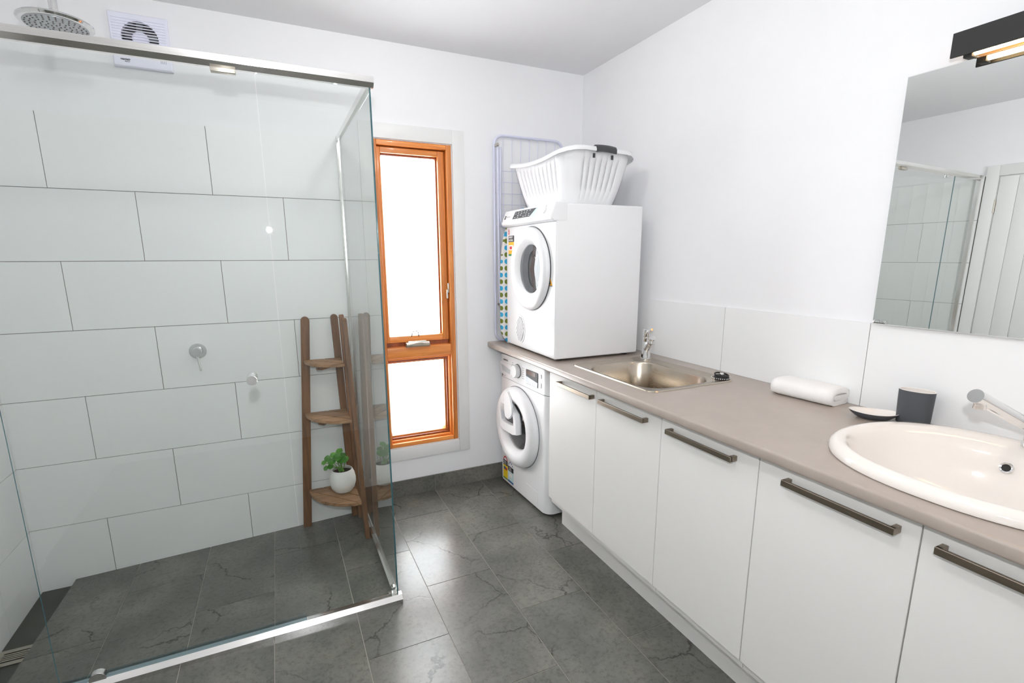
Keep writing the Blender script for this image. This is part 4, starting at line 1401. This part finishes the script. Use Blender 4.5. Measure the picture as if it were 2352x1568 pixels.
# ------------------------------------------------------------------ clothes dryer on the counter
dy = thing('clothes_dryer', 'white vented clothes dryer standing on the worktop above the washing machine', 'dryer', (-0.580, -0.140, CT), R(-91.0))
EW, ED, EH = 0.582, 0.495, 0.757
bd_ = L(box((0, 0, 0.012), (EW, ED, EH - 0.003), 0.008, 3), 'cabinet', M['white'], dy)
bm = bmesh.new()
prof = [(0.060, 0.672), (-0.012, 0.672), (-0.030, 0.682), (-0.030, 0.692), (-0.004, EH), (0.060, EH)]
put_rings(bm, [[(x, y, z) for y, z in prof] for x in (-0.001, EW + 0.001)])
bmesh.ops.bevel(bm, geom=[e for e in bm.edges], offset=0.003, segments=2, affect='EDGES', clamp_overlap=True)
cpn = L(bm, 'control_panel', M['white'], dy)
L(box((0.004, -0.0006, 0.6700), (EW - 0.004, 0.05, 0.6718)), 'panel_seam', M['midgrey'], dy, 0)
for fx in (0.05, EW - 0.05):
    for fy in (0.05, ED - 0.05):
        L(lathe([(0.018, 0.0004), (0.018, 0.012)], 16, Matrix.Translation((fx, fy, 0))), 'foot', M['rubber'], dy)
# slanting front of the panel
tilt = math.atan2(0.026, EH - 0.692)
PM = Matrix.Translation((0, -0.030, 0.692)) @ Matrix.Rotation(R(90) - tilt, 4, 'X')
PMI = Matrix.Translation(-cpn.location) @ PM


def on_panel(name, pts, mat, th=0.0006, off=0.0002, bev=0.0):
    o = obj(name, extrude_poly(pts, off, off + th, PMI, bev=bev), M[mat], cpn, smooth=0, local=True)
    return o


ds = on_panel('programme_display', [(0.135, 0.016), (0.345, 0.016), (0.392, 0.058), (0.145, 0.058)], 'dark')
on_panel('display_end', [(0.348, 0.016), (0.395, 0.016), (0.402, 0.058), (0.396, 0.058)], 'pale')
rr_ = random.Random(5)
bm = bmesh.new()
for row in range(4):
    for c_ in range(6):
        if rr_.random() < 0.2:
            continue
        x_ = 0.150 + c_ * 0.034 + rr_.uniform(0, 0.008)
        w_ = rr_.uniform(0.008, 0.018)
        if x_ + w_ < 0.345 + row * 0.010:
            extrude_poly(rect(x_, 0.022 + row * 0.0095, x_ + w_, 0.0248 + row * 0.0095), 0.0009, 0.0012, PMI, bm)
obj('programme_text', bm, M['whiteink'], cpn, smooth=0, local=True)['kind'] = 'stuff'
bm = bmesh.new()
for a in (0, 1, 2, 3):
    extrude_poly(rounded_rect(0.020 + 0.010 * (a % 2), 0.022 + 0.011 * (a // 2), 0.028 + 0.010 * (a % 2), 0.031 + 0.011 * (a // 2), 0.002, 2), 0.0002, 0.0008, PMI, bm)
obj('emblem', bm, M['dark'], cpn, smooth=0, local=True)
lettering('lettering', 'Electrolux', 0.0120, M['greyink'], cpn, PMI @ Matrix.Translation((0.046, 0.034, 0.0008)), 0.0002)
on_panel('start_button', circle(0.495, 0.034, 0.014, 0.014, 24), 'plastic', 0.004, bev=0.001)
on_panel('power_button', circle(0.495, 0.058, 0.006, 0.006, 16), 'plastic', 0.003, bev=0.001)
for x_ in (0.17, 0.21, 0.25, 0.29, 0.33):
    on_panel('button', circle(x_, 0.008, 0.005, 0.004, 14), 'plastic', 0.002)
# door
ECX, ECZ, ER = 0.322, 0.447, 0.211
EM = FY(ECX, 0, ECZ)
ed_ = L(lathe([(ER, 0.0), (ER, 0.014), (ER - 0.004, 0.024), (ER - 0.016, 0.032), (ER - 0.034, 0.034), (0.158, 0.032), (0.150, 0.027), (0.126, 0.006), (0.123, 0.0006)], 72, EM, cap=False), 'door', M['white'], dy, 40)
L(lathe([(ER + 0.0035, 0.0004), (ER + 0.0035, 0.004), (ER - 0.004, 0.004)], 72, EM, cap=False), 'door_gap', M['dark'], ed_)
L(lathe([(0.124, 0.0005), (0.0, 0.0005)], 48, EM, cap=False), 'drum', M['dark'], ed_)
L(lathe([(0.124, 0.007), (0.09, 0.010), (0.0, 0.013)], 48, EM, cap=False), 'door_glass', M['smoke'], ed_)
# grey bowl of the porthole, open like a C toward the right where the steel drum shows
cring = [(ECX + 0.121 * math.cos(R(a)), ECZ + 0.121 * math.sin(R(a))) for a in range(48, 313, 6)]
cring += [(ECX + 0.030 + 0.062 * math.cos(R(a)), ECZ + 0.092 * math.sin(R(a))) for a in range(300, 59, -8)]
L(extrude_poly(cring, 0.0030, 0.0050, FRONT), 'door_bowl', plain('bowl_grey', srgb(112, 115, 119), 0.25), ed_, 0)
for k_, r_ in enumerate((0.100, 0.086, 0.070)):
    L(tube([(ECX + r_ * math.cos(R(a)), -0.0020, ECZ + r_ * 1.1 * math.sin(R(a))) for a in range(-55, 56, 10)], 0.0022, 8), 'drum_highlight', M['chrome'], ed_)  # chrome arcs stand in for highlights on the drum
lb = L(extrude_poly([(0.502, 0.372), (0.552, 0.372), (0.527, 0.411)], 0.0003, 0.0008, FRONT), 'warning_label', M['amber'], dy, 0)
L(extrude_poly([(0.518, 0.377), (0.536, 0.377), (0.528, 0.398)], 0.0009, 0.0012, FRONT), 'warning_mark', M['ink'], lb, 0)
L(extrude_poly([(0.502, 0.368), (0.552, 0.368), (0.552, 0.371), (0.502, 0.371)], 0.0003, 0.0008, FRONT), 'warning_bar', M['ink'], lb, 0)
# vent grille
GXc, GZc = 0.190, 0.116
gro = L(extrude_poly(circle(GXc, GZc, 0.058, 0.078, 40), 0.0002, 0.0030, FRONT, bev=0.001), 'vent_grille', M['plastic'], dy)
L(extrude_poly(circle(GXc, GZc, 0.048, 0.068, 40), 0.0031, 0.0036, FRONT), 'vent_opening', M['greyink'], gro, 0)
for i in range(-4, 5):
    # slanting bars cut to the ellipse
    d_ = i * 0.0135
    ang = R(62)
    ux, uz = math.cos(ang), math.sin(ang)
    px_, pz_ = -uz * d_, ux * d_
    A = (ux / 0.048) ** 2 + (uz / 0.068) ** 2
    B = 2 * (px_ * ux / 0.048 ** 2 + pz_ * uz / 0.068 ** 2)
    C = (px_ / 0.048) ** 2 + (pz_ / 0.068) ** 2 - 1
    D_ = B * B - 4 * A * C
    if D_ <= 0:
        continue
    t0, t1 = (-B - math.sqrt(D_)) / (2 * A), (-B + math.sqrt(D_)) / (2 * A)
    hw = 0.0036
    q = [(GXc + px_ + ux * t0 + uz * hw, GZc + pz_ + uz * t0 - ux * hw), (GXc + px_ + ux * t1 + uz * hw, GZc + pz_ + uz * t1 - ux * hw),
         (GXc + px_ + ux * t1 - uz * hw, GZc + pz_ + uz * t1 + ux * hw), (GXc + px_ + ux * t0 - uz * hw, GZc + pz_ + uz * t0 + ux * hw)]
    L(extrude_poly(q, 0.0036, 0.0060, FRONT), 'vent_slat', M['plastic'], gro, 0)
# energy label on the upper left of the front
sx = 0.030
e1 = sticker('energy_label', dy, sx, 0.590, 0.075, 0.034, 'ink', off=0.0003)
lettering('label_text', 'ENERGY', 0.0150, M['whiteink'], e1, Matrix.Translation(-e1.location) @ FY(sx + 0.005, -0.0012, 0.615), 0.0004)
lettering('label_text', 'RATING', 0.0150, M['whiteink'], e1, Matrix.Translation(-e1.location) @ FY(sx + 0.006, -0.0012, 0.599), 0.0004)
sticker('label_body', e1, sx, 0.524, 0.072, 0.0655, 'amber', off=0.0003)
sticker('label_box', e1, sx + 0.006, 0.545, 0.056, 0.028, 'whiteink', off=0.0008)
sticker('label_figure', e1, sx + 0.018, 0.550, 0.030, 0.016, 'red', off=0.0013)
sticker('label_foot', e1, sx, 0.514, 0.068, 0.0098, 'green', off=0.0003)
e2 = sticker('star_label', dy, 0, 0, 0, 0, 'red', pts=[(0.026, 0.640), (0.036, 0.626), (0.046, 0.640), (0.036, 0.664)], off=0.0003)
sticker('star', e2, 0, 0, 0, 0, 'whiteink', pts=[(0.032, 0.641), (0.036, 0.636), (0.040, 0.641), (0.036, 0.650)], off=0.0008)

# ------------------------------------------------------------------ laundry basket on the dryer
ZB = CT + EH + 0.0012
bk = thing('laundry_basket', 'white slotted plastic laundry basket with dark grip handles on top of the dryer', 'basket', (-0.345, -0.425, ZB), R(5))
BH = 0.225


def bsk(t, lift=0.0, grow=0.0):
    """half sizes of the wall at height fraction t"""
    k = t ** 0.85
    return (0.150 + 0.062 * k + grow, 0.195 + 0.075 * k + grow)


cols = []
n_end, n_side = 7, 10
# outline parameters: positions round the basket, with narrow columns where the slots are
slots = set()


def outline(hx, hy, r, params):
    out = []
    for kind, u in params:
        if kind == 'e0':
            out.append((-(hx - r) + 2 * (hx - r) * u, -hy))
        elif kind == 's0':
            out.append((hx, -(hy - r) + 2 * (hy - r) * u))
        elif kind == 'e1':
            out.append(((hx - r) - 2 * (hx - r) * u, hy))
        elif kind == 's1':
            out.append((-hx, (hy - r) - 2 * (hy - r) * u))
        else:
            cx_, cy_, a0 = {'c0': (hx - r, -(hy - r), 270), 'c1': (hx - r, hy - r, 0), 'c2': (-(hx - r), hy - r, 90), 'c3': (-(hx - r), -(hy - r), 180)}[kind]
            a = R(a0 + 90 * u)
            out.append((cx_ + r * math.cos(a), cy_ + r * math.sin(a)))
    return out


params = []
for side, cnt, cor in (('e0', n_end, 'c0'), ('s0', n_side, 'c1'), ('e1', n_end, 'c2'), ('s1', n_side, 'c3')):
    hw = 0.0052 if side[0] == 'e' else 0.0040
    params.append((side, 0.0))
    for i in range(cnt):
        c_ = (i + 0.5) / cnt
        slots.add(len(params))
        params.append((side, c_ - hw))
        params.append((side, c_ + hw))
    params.append((side, 1.0))
    for u in (0.25, 0.5, 0.75):
        params.append((cor, u))
levels = [0.0, 0.03, 0.28, 0.40, 0.52, 0.64, 0.76, 0.86, 1.0]


def rim_lift(x, y, hy):
    v = abs(y) / hy
    return 0.036 * (v ** 2.0) - 0.010


bm = bmesh.new()
grid = []
for t in levels:
    hx, hy = bsk(t)
    row = []
    for x, y in outline(hx, hy, 0.055 + 0.03 * t, params):
        row.append(bm.verts.new((x, y, t * (BH + rim_lift(x, y, hy) * t))))
    grid.append(row)
n_ = len(params)
for j in range(len(levels) - 1):
    for i in range(n_):
        if i in slots and 2 <= j <= 6:
            continue
        bm.faces.new((grid[j][i], grid[j][(i + 1) % n_], grid[j + 1][(i + 1) % n_], grid[j + 1][i]))
bm.faces.new(list(reversed(grid[0])))
wall_o = L(bm, 'wall', M['plastic'], bk, 60)
so = wall_o.modifiers.new('thickness', 'SOLIDIFY')
so.thickness = 0.0022
so.offset = 0
# turned-over rim
rp = [p for i, p in enumerate(params)]
hx, hy = bsk(1.0)


def rim_loop(g, dz):
    return [(x, y, BH + rim_lift(x, y, hy + g) + dz) for x, y in outline(hx + g, hy + g, 0.085 + g, rp)]


bm = bmesh.new()
put_rings(bm, [rim_loop(-0.001, -0.006), rim_loop(-0.001, 0.004), rim_loop(0.006, 0.0075), rim_loop(0.020, 0.005), rim_loop(0.025, -0.006), rim_loop(0.025, -0.015), rim_loop(0.022, -0.016), rim_loop(0.021, -0.004), rim_loop(0.010, 0.000)], True, False, False, loop=True)
L(bm, 'rim', M['plastic'], bk, 60)
for s in (-1, 1):
    bm = bmesh.new()
    rings = []
    for i in range(15):
        x = -0.060 + 0.120 * i / 14
        arch = 0.004 * (1 - (x / 0.060) ** 2)
        z0 = BH + 0.030 + arch
        yb = s * (hy + 0.010)
        rings.append([(x, yb + s * dy_, z0 + dz_) for dy_, dz_ in ((-0.014, -0.006), (-0.012, 0.006), (0.0, 0.010), (0.012, 0.007), (0.019, -0.004), (0.019, -0.022), (0.013, -0.024), (0.0, -0.012))])
    put_rings(bm, rings)
    hd = L(bm, 'grip', M['dark'], bk, 50)
    for x in (-0.056, 0.056):
        L(box((x - 0.005, min(s * (hy - 0.004), s * (hy + 0.004)), BH - 0.016), (x + 0.005, max(s * (hy - 0.004), s * (hy + 0.004)), BH + 0.004), 0.001), 'clip', M['dark'], hd)

# ------------------------------------------------------------------ folded clothes airer and ironing board in the gap behind the dryer


def loop_path(x0, z0, x1, z1, r, y):
    return [(x, y, z) for x, z in rounded_rect(x0, z0, x1, z1, r, 6)]


air = thing('clothes_airer', 'folded lilac-white wire clothes airer leaning on the back wall behind the dryer', 'airer', (-0.38, -0.04, CT))
Y1, Y2, Y3 = -0.024, -0.040, -0.056
fr1 = obj('main_frame', tube(loop_path(-0.603, CT + 0.008, -0.150, 2.086, 0.055, Y1), 0.0075, 10, True), M['lilac'], air)
bm = bmesh.new()
for i in range(1, 8):
    x = -0.603 + 0.453 * i / 8
    rod((x, Y1, 1.60), (x, Y1, 2.084), 0.0016, 6, bm)
for i in range(6):
    z = 1.895 - 0.062 * i
    rod((-0.600, Y1 - 0.002, z), (-0.153, Y1 - 0.002, z), 0.0016, 6, bm)
obj('wire', bm, M['lilac'], air)
wing = obj('wing_frame', tube([(-0.570, Y2, 2.020), (-0.574, Y2, 1.70), (-0.572, Y2, 1.62), (-0.560, Y2, 1.585), (-0.530, Y2, 1.572), (-0.20, Y2, 1.572), (-0.175, Y2, 1.60), (-0.175, Y2, 2.02)], 0.0060, 10), M['lilac'], air)
wing2 = obj('wing_frame', tube([(-0.562, Y3, 1.130), (-0.562, Y3, 1.500), (-0.556, Y3, 1.535), (-0.530, Y3, 1.556), (-0.22, Y3, 1.556), (-0.19, Y3, 1.53), (-0.19, Y3, 1.13)], 0.0060, 10), M['lilac'], air)
bm = bmesh.new()
for i in range(5):
    z = 1.500 - 0.062 * i
    rod((-0.562, Y3, z), (-0.190, Y3, z), 0.0020, 6, bm)
obj('wire', bm, M['lilac'], air)
lg = obj('leg', tube([(-0.588, Y2 - 0.001, 2.030), (-0.586, Y2 - 0.001, 1.60), (-0.580, Y2 - 0.001, 1.15), (-0.572, Y2 - 0.001, 1.09), (-0.540, Y2 - 0.001, 1.075), (-0.24, Y2 - 0.001, 1.075), (-0.20, Y2 - 0.001, 1.10), (-0.19, Y2 - 0.001, 2.03)], 0.0070, 10), M['lilac'], air)
for x, z in ((-0.595, 2.028), (-0.578, 1.128)):
    obj('pivot', lathe([(0.009, 0), (0.009, 0.046), (0.006, 0.050)], 14, axis_mat((x, Y1 + 0.006, z), (0, -1, 0))), M['satin'], air)

ib = thing('ironing_board', 'ironing board with a blue and green spotted cover standing on end beside the dryer', 'ironing board', (-0.45, -0.10, CT))


def board_outline(cx, hw, z0, z1, n=24):
    left = []
    for i in range(n + 1):
        t = i / n
        z = z0 + (z1 - z0) * t
        if t < 0.10:
            w = hw * (0.72 + 0.28 * math.sin(PI / 2 * t / 0.10))
        elif t < 0.42:
            w = hw
        else:
            w = hw * math.sqrt(max(0.0, 1 - ((t - 0.42) / 0.58) ** 2.6))
        left.append((cx - w, z))
    right = [(2 * cx - x, z) for x, z in reversed(left)]
    pts = right[::-1] and ([(x, z) for x, z in left] + right)
    out = []
    for p in pts:
        if not out or (abs(p[0] - out[-1][0]) + abs(p[1] - out[-1][1])) > 1e-4:
            out.append(p)
    return out[::-1]


ol = board_outline(-0.450, 0.152, CT + 0.0012, 1.690)
obj('cover', extrude_poly(ol, 0.092, 0.118, FRONT, bev=0.006), M['polka'], ib, smooth=50)
ol2 = board_outline(-0.450, 0.140, CT + 0.014, 1.675)
obj('underside', extrude_poly(ol2, 0.080, 0.0915, FRONT, bev=0.002), M['foil'], ib, smooth=50)
bm = tube([(-0.560, -0.072, 0.96), (-0.540, -0.072, 1.50), (-0.36, -0.072, 1.50), (-0.34, -0.072, 0.96)], 0.007, 10)
obj('folded_legs', bm, M['satin'], ib)
